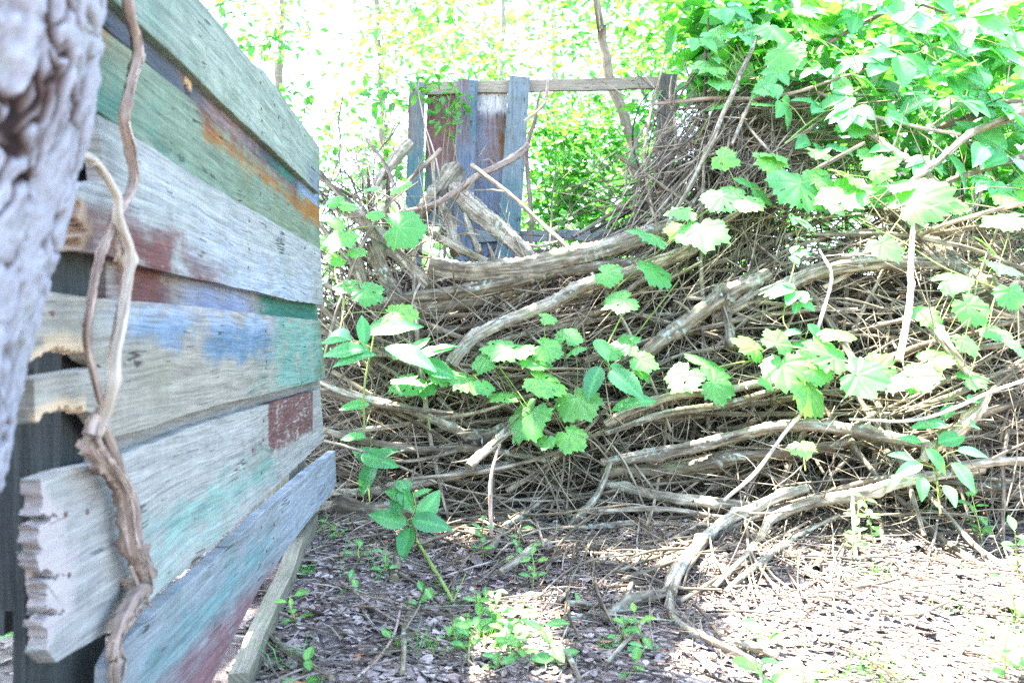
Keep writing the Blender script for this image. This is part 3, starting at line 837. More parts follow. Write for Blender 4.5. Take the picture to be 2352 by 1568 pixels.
# ------------------------------------------------------------------ the ruined board panel behind the heap
GD = 4.3
gate = thing('ruined_fence_panel', P(1200, 600, GD), 'broken upright board panel with a bare top rail standing behind the brush heap', 'fence')
gate.location.z = gz(gate.location.x, GD)
def upright(x0t, x1t, yt, x0b, x1b, yb, D, base, patches=(), label=None, thick=0.02, name='board'):
    pt = []
    mb = MB()
    n = 8
    V = []; uv = []
    for k in range(n + 1):
        t = k / n
        a = P(x0t + (x0b - x0t) * t, yt + (yb - yt) * t, D); c = P(x1t + (x1b - x1t) * t, yt + (yb - yt) * t, D)
        if k == 0: a.z += 0.006; c.z -= 0.004
        for q, dy in ((a, 0), (c, 0), (c, thick), (a, thick)):
            V.append((q.x, q.y + dy, q.z)); uv.append((q.x + dy, q.z))
    fs = []
    for k in range(n):
        for e in range(4): fs.append([k * 4 + e, k * 4 + (e + 1) % 4, (k + 1) * 4 + (e + 1) % 4, (k + 1) * 4 + e])
    fs += [[3, 2, 1, 0], [n * 4, n * 4 + 1, n * 4 + 2, n * 4 + 3]]
    mb.add(V, [fs], uv, 0.0)
    for (fx, fy) in ((0.3, 0.03), (0.7, 0.035)):
        c = P(x0t + (x1t - x0t) * fx, yt + (yb - yt) * fy, D - 0.001); r = 0.004
        mb.add([(c.x + r * cos(q), c.y, c.z + r * sin(q)) for q in np.linspace(0, 2 * pi, 7)[:-1]], [[list(range(6))]], mat=1)
    pz = [(P(a0, 0, D).x, P(a1, 0, D).x, P(0, b1, D).z, P(0, b0, D).z, col, st, so, we) for (a0, a1, b0, b1, col, st, so, we) in patches]
    o = mb.build(name, [board_mat('upright wood', base, pz, 'v', gain=0.46), M['rust']], gate, shade=False)
    if label: o['label'] = label
LAV = (0.27, 0.20, 0.195)
upright(940, 976, 188, 926, 968, 640, GD, (0.24, 0.30, 0.34), [(900, 956, 150, 330, LAV, 0.8, 0.02, 0.35), (900, 980, 330, 640, (0.10, 0.24, 0.25), 0.75, 0.04, 0.36)], 'slate and teal board')
upright(982, 1052, 206, 972, 1046, 520, GD + 0.045, (0.28, 0.24, 0.22), [(960, 1046, 200, 400, (0.30, 0.17, 0.16), 0.9, 0.02, 0.33), (975, 1000, 250, 300, RUST, 0.6, 0.02, 0.45), (1025, 1040, 280, 340, RUST, 0.7, 0.02, 0.42), (960, 1050, 380, 560, (0.14, 0.27, 0.26), 0.7, 0.04, 0.35)], 'maroon stained recessed board')
upright(1052, 1097, 183, 1040, 1086, 600, GD, (0.26, 0.29, 0.37), [(1050, 1080, 150, 330, LAV, 0.8, 0.02, 0.36), (1080, 1105, 150, 320, (0.13, 0.28, 0.33), 0.7, 0.015, 0.38), (1040, 1100, 330, 600, (0.17, 0.235, 0.33), 0.7, 0.04, 0.36)], 'lavender and blue board')
upright(1096, 1166, 206, 1082, 1152, 600, GD + 0.045, (0.28, 0.29, 0.36), [(1096, 1170, 200, 264, (0.85, 0.82, 0.76), 0.85, 0.02, 0.36), (1140, 1170, 264, 370, RUST, 0.8, 0.02, 0.38), (1115, 1142, 264, 400, (0.30, 0.18, 0.15), 0.7, 0.02, 0.4), (1096, 1160, 400, 600, (0.16, 0.235, 0.34), 0.7, 0.04, 0.36)], 'recessed board with rust streaks and sunlight painted pale across its top')  # near-white top patch is sunlight painted into the board colour
upright(1170, 1218, 176, 1136, 1188, 645, GD - 0.02, (0.27, 0.34, 0.38), [(1130, 1200, 400, 640, (0.12, 0.29, 0.31), 0.6, 0.04, 0.38), (1178, 1200, 180, 380, (0.28, 0.37, 0.44), 0.5, 0.02, 0.4)], 'leaning blue-grey board')
pbase = (0.26, 0.25, 0.24)
upright(1516, 1556, 170, 1500, 1540, 700, GD - 0.02, (0.20, 0.20, 0.19), [], 'grey end post', 0.07, 'post')
upright(1636, 1672, 172, 1632, 1668, 640, GD + 0.1, (0.22, 0.25, 0.28), [], 'slate board past the end post', 0.022)
upright(1742, 1772, 265, 1738, 1770, 700, GD - 0.1, (0.12, 0.10, 0.08), [], 'dark stub post', 0.07, 'post')
def hrail(p, q, D, hpx, depth, base, name='rail'):
    n = 10; V = []; uv = []
    for k in range(n + 1):
        t = k / n
        a = P(p[0] + (q[0] - p[0]) * t, p[1] + (q[1] - p[1]) * t, D)
        hz = hpx / F * D * (1 + 0.05 * sin(k * 1.9))
        for dy, dz in ((0, 0), (0, -hz), (depth, -hz), (depth, 0)):
            V.append((a.x, a.y + dy, a.z + dz)); uv.append((a.x, a.z + dz + dy))
    fs = []
    for k in range(n):
        for e in range(4): fs.append([k * 4 + (e + 1) % 4, k * 4 + e, (k + 1) * 4 + e, (k + 1) * 4 + (e + 1) % 4])
    fs += [[0, 1, 2, 3], [n * 4 + 3, n * 4 + 2, n * 4 + 1, n * 4]]
    mb = MB(); mb.add(V, [fs], uv, 0.0)
    mb.build(name, board_mat('rail wood', base, [], gain=0.6), gate, shade=False)
hrail((945, 190), (1516, 176), GD + 0.022, 27, 0.023, (0.36, 0.32, 0.26))
hrail((1050, 532), (1500, 526), GD + 0.022, 24, 0.023, (0.25, 0.29, 0.29))
hrail((1150, 574), (1560, 566), GD + 0.07, 18, 0.03, (0.22, 0.19, 0.16))

# ------------------------------------------------------------------ brush heap: the logs one can single out
LOGS = [
 # points (px, py, offset behind the heap's face), radius px start/end, material, tint, name, label
 ([(990, 612, .02), (1100, 624, 0), (1250, 604, 0), (1440, 556, .02), (1570, 505, .1), (1660, 450, .25)], [21, 23, 22, 20, 16], 'log', .6, 'fallen_log', 'thick smooth grey log with a broken dark left end, below the ruined panel'),
 ([(880, 700, .05), (960, 682, .03), (1100, 664, .02), (1230, 634, .02), (1420, 606, .04), (1560, 592, .1)], [14, 17, 18, 13, 9], 'log', .35, 'fallen_log', 'dark split log lying directly under the thick smooth grey log'),
 ([(930, 735, .12), (1010, 706, .06), (1110, 684, .06), (1215, 655, .1)], [22, 19, 15, 10], 'log', .3, 'fallen_log', 'short dark furrowed log, lowest of the three stacked in the middle'),
 ([(1035, 838, .0), (1075, 790, -.02), (1130, 752, -.02), (1220, 716, -.02), (1340, 658, -.01), (1480, 615, .02), (1620, 556, .08), (1720, 500, .2)], [13, 13, 15, 14, 16, 16, 14], 'log', .75, 'fallen_branch', 'long pale barked branch running diagonally up the middle of the heap'),
 ([(1470, 820, 0), (1560, 752, -.03), (1680, 672, -.03), (1765, 630, 0)], [15, 18, 19, 15], 'log', .45, 'fallen_log', 'stout brown log with a splintered upper end under the creeper'),
 ([(1640, 730, .03), (1740, 682, .02), (1860, 632, .0), (2000, 606, .0), (2170, 604, .05)], [14, 17, 18, 17, 13], 'log', .6, 'fallen_log', 'smooth curved log continuing behind the splintered brown one'),
 ([(1960, 440, .2), (2080, 522, .12), (2180, 596, .08), (2280, 680, .06), (2400, 800, .06)], [18, 22, 24, 24, 26], 'log', .4, 'fallen_log', 'thick shaded limb sloping down to the right edge'),
 ([(1046, 434, .25), (1100, 490, .18), (1170, 545, .14), (1226, 598, .12)], [17, 20, 20, 17], 'log', .8, 'fallen_log', 'pale lichen spotted log leaning against the ruined panel'),
 ([(1050, 384, .3), (1018, 425, .28), (978, 474, .25), (930, 540, .3)], [18, 18, 17, 13], 'log', .5, 'fallen_log', 'short rough stub leaning left in front of the ruined panel'),
 ([(800, 500, .0), (870, 496, .05), (980, 474, .12), (1040, 444, .16), (1100, 404, .2), (1176, 366, .3), (1212, 332, .4)], [4, 5, 6, 7, 7, 8, 8], 'vine', .5, 'bare_branch', 'curved dark bare branch arching up to the leaning blue-grey board'),
 ([(1222, 575, .4), (1217, 465, .45), (1209, 367, .42), (1216, 320, .42), (1230, 270, .45), (1238, 210, .5)], [5, 5, 6, 5, 3], 'vine', .2, 'hanging_vine', 'dark hanging vine stem beside the ruined panel'),
 ([(1206, 280, .4), (1236, 256, .38), (1252, 228, .36), (1259, 176, .36)], [3.5, 4, 4, 4], 'vine', .6, 'hanging_vine', 'hooked brown stem curling up past the top rail'),
 ([(815, 486, .1), (850, 524, .08), (900, 572, .06), (940, 615, .05), (985, 662, .05)], [15, 16, 16, 16, 14], 'log', .75, 'fallen_log', 'grey log sloping down right from the shrubs beside the fence'),
 ([(905, 440, .2), (958, 515, .16), (1030, 560, .12), (1120, 602, .1)], [8, 9, 10, 8], 'log', .65, 'fallen_branch', 'lichen dotted branch dropping behind the broken log end'),
 ([(934, 330, .35), (905, 372, .3), (872, 410, .26), (852, 452, .24)], [14, 13, 9, 8], 'log', .9, 'broken_stub', 'torn brown stub standing left of the ruined panel'),
 ([(1016, 470, .28), (1030, 520, .24), (1046, 580, .2)], [15, 15, 14], 'log', .7, 'broken_stub', 'upright reddish grey stub under the crossing branches'),
 ([(1062, 470, .22), (1078, 520, .2), (1100, 580, .18)], [7, 8, 7], 'log', .7, 'broken_stub', 'thin upright stub beside the reddish grey one'),
 ([(855, 560, .02), (880, 630, .02), (925, 705, .04)], [16, 18, 16], 'log', .3, 'fallen_log', 'dark wrinkled log leaning down between fence and heap'),
 ([(800, 540, .08), (822, 610, .06), (842, 700, .06)], [12, 14, 12], 'log', .6, 'fallen_log', 'steep grey log right behind the end of the fence'),
 ([(712, 868, -.06), (810, 908, -.05), (890, 930, -.05), (960, 948, -.04), (1085, 1003, -.02)], [4, 8, 9, 9, 10], 'log', .85, 'fallen_branch', 'yellowish mossy branch reaching left to the fence corner'),
 ([(1060, 1002, 0), (1110, 1008, -.01), (1180, 982, 0)], [15, 17, 14], 'log', .3, 'fallen_log', 'short dark log knot at the end of the mossy branch'),
 ([(1078, 1070, -.12), (1130, 1022, -.08), (1190, 972, -.03)], [9, 10, 10], 'log', .85, 'cut_stick', 'pale barkless stick with a chewed lower end'),
 ([(735, 985, .03), (830, 1010, .0), (955, 1030, -.01), (1130, 1036, 0), (1260, 1062, .02)], [7, 9, 9, 8, 6], 'log', .45, 'fallen_branch', 'dark lichened branch lying level from the fence end'),
 ([(740, 1010, -.04), (880, 1050, -.05), (940, 1056, -.05), (1010, 1046, -.04), (1100, 1020, .03)], [4, 4, 4, 4], 'twig', .8, 'fallen_branch', 'slender stick bowed beneath the level lichened branch'),
 ([(930, 1102, -.04), (1080, 1088, -.04), (1220, 1055, -.02), (1330, 1020, .02)], [4, 5, 5, 4], 'twig', .8, 'fallen_branch', 'slender pale stick above the five leaved creeper'),
 ([(760, 1130, .05), (900, 1122, .04), (1060, 1090, .04), (1180, 1060, .06)], [9, 10, 10, 8], 'log', .85, 'fallen_branch', 'yellow barked branch low beside the fence'),
 ([(700, 1180, .22), (860, 1186, .24), (1000, 1180, .28)], [22, 24, 22], 'log', .3, 'fallen_log', 'old peeling log half buried at the foot of the heap by the fence'),
 ([(1390, 975, -.02), (1450, 940, -.04), (1540, 908, -.04), (1640, 902, -.03), (1760, 880, 0), (1850, 885, .05)], [9, 10, 10, 9, 7], 'log', .8, 'fallen_branch', 'grey lichened branch rising right from the grape leaf cluster'),
 ([(1390, 995, 0), (1480, 962, -.03), (1580, 940, -.03), (1700, 922, -.02), (1830, 880, 0), (1950, 840, .05)], [7, 8, 8, 8, 6, 4], 'log', .6, 'fallen_branch', 'slimmer branch just below the grey lichened one'),
 ([(1380, 1062, 0), (1480, 1048, -.02), (1590, 1026, -.03), (1690, 1000, -.04), (1790, 977, -.04), (1910, 984, -.03), (2030, 1003, -.02), (2130, 1022, 0)], [8, 12, 13, 12, 13, 14, 13, 10], 'log', .6, 'fallen_log', 'long ropy log lying level across the right half of the heap'),
 ([(1380, 1085, .05), (1560, 1074, .02), (1700, 1050, 0), (1830, 1036, 0), (1960, 1010, .03)], [12, 13, 12, 11, 8], 'log', .4, 'fallen_log', 'second ropy log tucked under the long level one'),
 ([(2260, 905, -.06), (2236, 950, -.06), (2200, 992, -.05), (2150, 1030, -.05), (2118, 1062, -.05)], [13, 15, 15, 13, 8], 'log', .95, 'fallen_branch', 'sun bleached branch slanting down at the right'),
 ([(1535, 1390), (1546, 1352), (1590, 1292), (1665, 1224), (1730, 1172), (1790, 1140), (1855, 1122)], [13, 14, 14, 14, 13, 13, 12], 'log', .85, 'fallen_log', 'smooth sunlit log curving up from the leaf litter, cut at its top'),
 ([(1536, 1378), (1545, 1425), (1562, 1458), (1620, 1492), (1680, 1516), (1740, 1542)], [11, 9, 8, 8, 7, 6], 'log', .7, 'fallen_branch', 'thin forked branch bending right across the leaf litter'),
 ([(1545, 1382), (1490, 1396), (1440, 1408), (1385, 1440)], [11, 12, 12, 8], 'log', .6, 'fallen_branch', 'grey stub pointing left from the fork on the floor'),
 ([(1640, 1372), (1700, 1306), (1745, 1250), (1778, 1190), (1850, 1160, -.04), (1970, 1136, -.05), (2052, 1110, -.05), (2160, 1088, -.02), (2260, 1080, .04)], [5, 6, 8, 11, 12, 13, 13, 11, 8], 'log', .8, 'fallen_log', 'long pale branch bending from the floor into the green plants at right'),
 ([(1668, 1382), (1765, 1292), (1845, 1228), (1930, 1180)], [5, 7, 7, 5], 'log', .8, 'fallen_branch', 'straight stick lying beside the curved sunlit log'),
 ([(1380, 1110, .05), (1540, 1142, .0), (1650, 1156, 0), (1730, 1162, .03)], [10, 12, 12, 9], 'log', .75, 'fallen_log', 'pale log sloping gently down behind the curved sunlit log'),
 ([(1330, 1180, 0), (1450, 1170, -.02), (1560, 1172, -.02), (1690, 1190, 0)], [5, 6, 6, 5], 'twig', .9, 'fallen_branch', 'white stick lying level at the foot of the heap'),
 ([(1300, 1225), (1410, 1207), (1520, 1206), (1640, 1225)], [6, 8, 8, 6], 'log', .6, 'fallen_branch', 'grey branch close above the leaf litter, centre right'),
 ([(1150, 1334), (1210, 1290), (1290, 1222), (1365, 1145, -.02), (1408, 1052, 0)], [7, 9, 9, 9, 6], 'log', .8, 'fallen_branch', 'pale stick leaning from the leaf litter up into the heap'),
 ([(1128, 1280), (1155, 1230), (1192, 1190), (1260, 1140, .05)], [7, 8, 8, 6], 'log', .5, 'fallen_branch', 'brown stick leaning beside the pale one'),
 ([(1090, 1192, .05), (1180, 1204, 0), (1290, 1220, 0), (1350, 1218, .05)], [7, 9, 8, 6], 'log', .6, 'fallen_branch', 'short grey branch with peeling bark at the heap foot'),
 ([(1146, 1020, -.1), (1130, 1090, -.12), (1126, 1150, -.12), (1132, 1252, -.1)], [3, 4, 5, 4], 'vine', .7, 'hanging_stick', 'thin pale and dark stick hanging upright before the hollow'),
 ([(2180, 1075, -.02), (2260, 1062, -.02), (2400, 1060, 0)], [10, 11, 11], 'log', .75, 'fallen_branch', 'smooth branch entering from the right edge'),
 ([(2130, 1090, .14), (2260, 1116, .14), (2420, 1140, .16)], [18, 21, 22], 'log', .5, 'fallen_log', 'brown log in shade below the smooth branch at the right edge'),
 ([(2100, 490, -.1), (2092, 600, -.13), (2084, 720, -.14), (2068, 830, -.12)], [4, 6, 7, 7], 'pale', .8, 'upright_stick', 'white sunlit stick standing upright in the heap at right'),
 ([(2115, 722, -.1), (2180, 800, -.12), (2235, 868, -.08)], [11, 10, 9], 'log', .9, 'cut_stick', 'short knobbed stick slanting in front of the sunlit leaves'),
 ([(2420, 850, -.15), (2300, 892, -.14), (2200, 932, -.14), (2080, 965, -.1), (1950, 962, -.05)], [3.5, 4, 4, 3], 'pale', .7, 'long_twig', 'long straight white twig crossing the right of the heap'),
 ([(1884, 570, -.05), (1908, 625, -.08), (1894, 705, -.1), (1868, 780, -.1)], [3, 4, 4, 4], 'pale', .6, 'upright_stick', 'thin crooked white stick hanging by the creeper'),
 ([(1990, 306, .1), (2050, 346, .06), (2108, 385, .04), (2166, 432, .04)], [8, 7, 7, 6], 'log', .85, 'fallen_branch', 'cut pale branch slanting down among the upper leaves'),
 ([(1880, 212, .1), (1985, 258, .06), (2090, 290, .04), (2205, 310, .04)], [4, 4, 4, 4], 'pale', .4, 'long_twig', 'straight grey twig crossing the upper leaves'),
 ([(2420, 232, 0), (2352, 262, 0), (2228, 308, -.02), (2124, 396, -.02), (2050, 450, .0)], [9, 9, 8, 7, 5], 'log', .8, 'fallen_branch', 'grey branch sloping down left from the right edge'),
 ([(2420, 330, .05), (2352, 358, .05), (2265, 386, .04), (2150, 430, .06), (2040, 470, .1)], [8, 8, 7, 6, 4], 'log', .5, 'fallen_branch', 'darker branch below and along the grey one'),
 ([(2420, 230, .12), (2310, 240, .1), (2230, 268, .1), (2150, 296, .12)], [8, 9, 9, 8], 'log', .3, 'fallen_branch', 'dark knotted branch behind the upper right leaves'),
 ([(1500, 240, .1), (1640, 228, .05), (1760, 224, .02), (1850, 205, .02), (2010, 155, .1), (2130, 100, .2)], [4, 5, 5, 4, 4, 3], 'vine', .4, 'long_twig', 'long brown vine stem crossing over the twig fountain'),
 ([(1850, 130, .2), (1905, 96, .2), (2010, 40, .22), (2100, 10, .25), (2170, 30, .3)], [4, 5, 5, 4, 3], 'vine', .25, 'long_twig', 'dark arching stem under the top right leaves'),
 ([(1740, 86, .0), (1700, 172, -.02), (1664, 255, -.03), (1626, 348, -.04), (1574, 445, -.04), (1520, 540, -.02)], [5, 6, 6, 6, 5, 5], 'log', .6, 'fallen_branch', 'straight grey branch rising through the twig fountain'),
 ([(1836, 70, .12), (1806, 80, .12), (1796, 112, .1), (1764, 162, .08), (1720, 250, .02), (1680, 330, .02)], [6, 6, 5, 5, 5, 4], 'log', .7, 'broken_stub', 'torn tan branch top sticking out of the twig fountain'),
 ([(1560, 330, .2), (1620, 322, .16), (1700, 300, .15)], [10, 16, 14], 'log', .9, 'fallen_log', 'short ochre log laid crosswise in the twig fountain'),
 ([(1690, 240, .2), (1780, 246, .18), (1860, 240, .18)], [9, 10, 8], 'log', .4, 'fallen_log', 'horizontal dark log beneath the brown vine stem'),
 ([(1658, 690, -.02), (1672, 740, -.02), (1680, 800, 0)], [9, 10, 12], 'log', .45, 'broken_stub', 'frayed upright stub under the stout brown log'),
 ([(1820, 1120, -.1), (1760, 1000, -.12), (1690, 1130, -.1)], [0, 0, 0], 'twig', .5, '', ''),
 ([(1850, 940, -.08), (1800, 1000, -.12), (1730, 1090, -.14), (1660, 1150, -.12)], [3.5, 4, 4.5, 4], 'pale', .6, 'long_twig', 'straight white twig slanting down over the level ropy logs'),
 ([(1960, 1130, -.12), (1964, 1220, -.1), (1966, 1300, -.05)], [4, 4, 4], 'pale', .5, 'upright_stick', 'upright white sapling stem where the leaf litter begins'),
]
for pts, rad, mt, tint, nm, lab in LOGS:
    if not nm: continue
    W = []
    for p in pts:
        if len(p) == 2:
            q = PG(p[0], p[1])
            dsf = DS(p[0], p[1])
            W.append((q, 1) if q.y < dsf - 0.08 else (P(p[0], p[1], dsf - 0.08), 0))
        else:
            W.append((PS(p[0], p[1], p[2] - 0.05), 0))
    D = sum(w[0].y for w in W) / len(W)
    rr = [r * D / F for r in rad]
    rr = list(np.interp(np.linspace(0, 1, len(W)), np.linspace(0, 1, len(rr)), rr))
    pos = [w[0] + Vector((0, 0, r * 1.0 + 0.012 if w[1] else 0)) for w, r in zip(W, rr)]
    mb = MB()
    big = max(rad) > 6
    C = tube(mb, pos, rr, 16 if big else 8, 0.010 if big else 0.02, tint, 0.19 if big else 0.08, 0.004, True, 0, 5 if big else 2)
    # a few side twigs and broken spurs keep it from being a plain rod
    for k in range(R.randint(2, 5) if big else R.randint(1, 3)):
        i = R.randrange(2, len(C) - 2) if len(C) > 5 else 1
        c = Vector(C[i]); d = Vector((R.uniform(-1, 1), R.uniform(-.8, .2), R.uniform(-.3, 1))).normalized()
        L = R.uniform(0.03, 0.22)
        r0 = min(rr) * R.uniform(0.25, 0.45)
        tube(mb, [c, c + d * L * 0.5 + Vector((0, 0, R.uniform(-.02, .02))), c + d * L], [r0, r0 * 0.7, r0 * 0.3], 6, 0.02, tint, 0.1, 0.002)
    o = mb.build(nm, M[mt])
    tag(o, lab, 'log' if 'log' in nm or 'stub' in nm else ('vine' if 'vine' in nm else 'branch'))

# ------------------------------------------------------------------ brush heap: sticks by the hundred
FLOW = [(800, 520, -60), (850, 640, -65), (780, 800, -50), (900, 900, -8), (1000, 1000, -4), (1200, 1100, 4), (1250, 740, 28), (1050, 700, 15), (1500, 700, 28), (1650, 400, 60), (1540, 500, 52), (1700, 280, 55), (1480, 620, 28),
        (1900, 550, 15), (2100, 650, -8), (2250, 600, 5), (1900, 750, 4), (1700, 950, 8), (1500, 900, 14), (1600, 1060, 4), (2000, 1000, -8), (2200, 1000, -25), (1400, 1200, 2), (1700, 1200, 16), (1600, 1350, 35), (1900, 250, 15), (2150, 350, -20), (2250, 850, 25), (1050, 1150, 5)]
FA = np.array(FLOW, float)
POLY = [(680, 430), (850, 440), (900, 500), (960, 600), (1220, 620), (1420, 575), (1480, 420), (1530, 270), (1640, 225), (1740, 225), (1790, 330), (1880, 470), (2080, 500), (2420, 520), (2900, 640), (2900, 1200), (2420, 1200), (2150, 1180), (1900, 1240), (1780, 1290), (1680, 1380), (1500, 1350), (1300, 1255), (1100, 1205), (900, 1190), (680, 1195)]
def inside(x, y):
    c = False
    j = len(POLY) - 1
    for i in range(len(POLY)):
        xi, yi = POLY[i]; xj, yj = POLY[j]
        if (yi > y) != (yj > y) and x < (xj - xi) * (y - yi) / (yj - yi) + xi: c = not c
        j = i
    return c
def flow(x, y):
    w = 1 / ((FA[:, 0] - x) ** 2 + (FA[:, 1] - y) ** 2 + 900)
    a = np.radians(FA[:, 2])
    return math.atan2((w * np.sin(a)).sum(), (w * np.cos(a)).sum())
def stick_path(off0, off1, lmin, lmax, spread, xmax=2400):
    while True:
        x, y = R.uniform(700, xmax), R.uniform(120, 1330)
        if inside(x, y): break
    L = R.uniform(lmin, lmax)
    a = flow(x, y) + R.gauss(0, spread) + (pi / 2 * R.choice((-1, 1)) * R.uniform(0.5, 1) if R.random() < 0.2 else 0)
    curve = R.gauss(0, 0.5)
    n = 4
    o1 = R.uniform(off0, off1); o2 = o1 + R.gauss(0, 0.05)
    pts = []
    X, Y = x - cos(a) * L / 2, y + sin(a) * L / 2
    aa = a - curve / 2
    for k in range(n + 1):
        off = o1 + (o2 - o1) * k / n
        pts.append(PS(X + R.uniform(-4, 4), Y + R.uniform(-4, 4), off))
        X += cos(aa) * L / n; Y -= sin(aa) * L / n
        aa += curve / n
    return pts, (x, y)
def region(x, y):
    if x < 1000: return 'in the tangle beside the end of the painted fence', 'sticks beside the fence end'
    if y < 560 and x < 1800: return 'in the steep fountain of twigs below the end post', 'sticks in the twig fountain'
    if y < 620: return 'among the leaves on the upper right of the heap', 'sticks among the upper right leaves'
    if y > 1090: return 'at the foot of the brush heap by the leaf litter', 'sticks at the heap foot'
    if x < 1500: return 'in the middle of the brush heap under the grape leaves', 'sticks in the middle of the heap'
    return 'on the right face of the brush heap', 'sticks on the right face of the heap'
for i in range(280):
    pts, c = stick_path(-0.04, 0.10, 180, 820, 0.24)
    r0 = R.choice((0.0024, 0.0032, 0.0042, 0.0056, 0.0075, 0.0098)) * R.uniform(0.8, 1.2)
    mb = MB()
    tint = min(0.95, max(0.05, R.gauss(0.68, 0.22)))
    C = tube(mb, pts, [r0 * 1.15, r0, r0 * 0.6], 7, 0.025, tint, 0.12, 0.004)
    for k in range(R.randint(0, 3)):
        i0 = R.randrange(len(C)); cc = Vector(C[i0]); d = Vector((R.uniform(-1, 1), R.uniform(-.6, .2), R.uniform(-.4, 1))).normalized()
        L = R.uniform(0.03, 0.18)
        tube(mb, [cc, cc + d * L * .5 + Vector((R.uniform(-.01, .01), 0, R.uniform(-.01, .01))), cc + d * L], [r0 * .5, r0 * .35, r0 * .2], 4, 0.03, tint, 0, 0.002, False)
    o = mb.build('stick', M['twig'])
    where, grp = region(*c)
    kind = 'slender' if r0 < 0.0036 else 'thick'
    tag(o, kind + ' dry grey brown stick ' + where, 'stick', grp)
mb = MB()
def dry():
    return R.uniform(0, .4) if R.random() < .6 else R.uniform(.55, .95)
for i in range(3500):
    deep = R.random()
    pts, c = stick_path(0.03 if deep < .3 else 0.12, 0.2 if deep < .3 else 0.62, 90, 520, 0.45, 2880)
    if c[1] > 1215 and R.random() < .75: continue
    r0 = abs(R.gauss(0, 0.0021)) + 0.0010 + (0.006 if R.random() < 0.05 else 0)
    tube(mb, pts, [r0, r0 * 0.9, r0 * 0.45], 4 if r0 < 0.004 else 6, 0.05, dry(), 0, 0.004, False)
for i in range(430):                                # stems pouring down from the end post like a fountain
    t0 = R.random() ** .8
    x0, y0 = R.uniform(1600, 1870), R.uniform(215, 450)
    an = radians(R.gauss(236, 17)); L = R.uniform(90, 420)
    x1, y1 = x0 + cos(an) * L, y0 - sin(an) * L
    o0 = R.uniform(0.0, 0.45)
    bow = R.uniform(-30, 40)
    q = [PS(x0, y0, o0), PS(x0 * .6 + x1 * .4 + bow * .6, y0 * .6 + y1 * .4 + bow * .4, o0 - .03), PS(x1, y1, o0 + R.uniform(-.1, .05))]
    r0 = R.choice((.0011, .0016, .0024, .0036, .0055)) * R.uniform(.8, 1.2)
    tube(mb, q, [r0 * .8, r0, r0 * .6], 5, 0.05, dry(), 0, 0.005, False)
for i in range(170):                                # and the ones that cross it on their way to the end post
    x0, y0 = R.uniform(1530, 1700), R.uniform(220, 420)
    x1, y1 = x0 + R.uniform(120, 460), y0 + R.uniform(-90, 90)
    o0 = R.uniform(0.0, 0.35)
    r0 = R.uniform(0.0011, 0.0036)
    tube(mb, [PS(x0, y0, o0), PS((x0 + x1) / 2, (y0 + y1) / 2 + R.uniform(-35, 15), o0), PS(x1, y1, o0 + .05)], [r0 * .7, r0, r0 * .6], 5, 0.05, dry(), 0, 0.004, False)
for i in range(100):                                # thin sticks straggling out of the heap over the litter
    x0, y0 = R.uniform(1120, 1950), R.uniform(1170, 1300)
    a0 = radians(R.gauss(200, 75)); L = R.uniform(60, 300)
    q = [PS(x0, y0, -.02), PS(x0 + cos(a0) * L * .5, y0 - sin(a0) * L * .5, -.02), PS(x0 + cos(a0 + .2) * L, y0 - sin(a0 + .2) * L, -.02)]
    q = [p + Vector((0, 0, R.uniform(.004, .03))) for p in q]
    r0 = R.choice((.001, .0016, .0025, .004)) * R.uniform(.8, 1.2)
    tube(mb, q, [r0, r0, r0 * .5], 5, 0.04, R.uniform(.3, .95), 0, 0.004, False)
for i in range(420):                                # fine bleached twigs lying outermost, at many angles
    pts, c = stick_path(-0.07, 0.02, 120, 520, 0.75)
    r0 = R.uniform(0.0010, 0.0024)
    tube(mb, pts, [r0, r0 * .9, r0 * .4], 5, 0.04, R.uniform(.7, .95), 0, 0.005, False)
for i in range(900):                                # fine spurs standing out at odd angles
    pts, c = stick_path(-0.06, 0.1, 40, 130, 1.3)
    tube(mb, pts, [0.0014, 0.0011, 0.0006], 4, 0.04, R.uniform(0.3, 0.95), 0, 0.003, False)
o = mb.build('brush_tangle', M['twig'])
tag(o, 'dense tangle of fine dry twigs filling the brush heap', 'brush', None, 'stuff')

# ------------------------------------------------------------------ leaf litter, floor twigs, moss and grass
def litter(n, x0, x1, y0, y1, smin, smax, mb):
    for i in range(n):
        y = y0 + (y1 - y0) * R.random() ** 1.2
        x = R.uniform(max(x0, -0.70 * y - 0.1), min(x1, 0.95 * y))
        if x < FX + FK * y + 0.01 and R.random() < 0.8 and y < 2.6: continue
        s = R.uniform(smin, smax) * (1.6 if R.random() < 0.08 else 1)
        z = gz(x, y) + R.uniform(0.0, 0.007)
        a = R.uniform(0, 6.28); w = s * R.uniform(0.25, 0.7)
        tl = R.gauss(0, 0.22); cu = R.uniform(-0.4, 0.6)
        ca, sa = cos(a), sin(a)
        V = []
        for (lx, ly) in ((-.5, 0), (-.2, .5), (.2, .42), (.5, 0), (.2, -.45), (-.2, -.5), (-.15, 0), (.2, 0)):
            lx2 = lx * s * R.uniform(.85, 1.15); ly2 = ly * w * R.uniform(.7, 1.3)
            lz = cu * (abs(ly) ** 1.5) * w * 1.1 + tl * lx2 + cu * 0.3 * lx * lx * s
            V.append((x + ca * lx2 - sa * ly2, y + sa * lx2 + ca * ly2, z + lz))
        mb.add(V, [[[0, 6, 1, 1]][:0] or np.array([[1, 6, 7, 2], [6, 5, 4, 7]]), np.array([[0, 6, 1], [0, 5, 6], [2, 7, 3], [7, 4, 3]])], None, min(1, max(0, R.gauss(0.45, 0.22))) if R.random() > .02 else 1.0)
mb = MB()
litter(29000, -1.2, 3.0, 1.25, 2.95, 0.008, 0.026, mb)
litter(1600, -1.2, 2.2, 1.25, 2.95, 0.026, 0.046, mb)
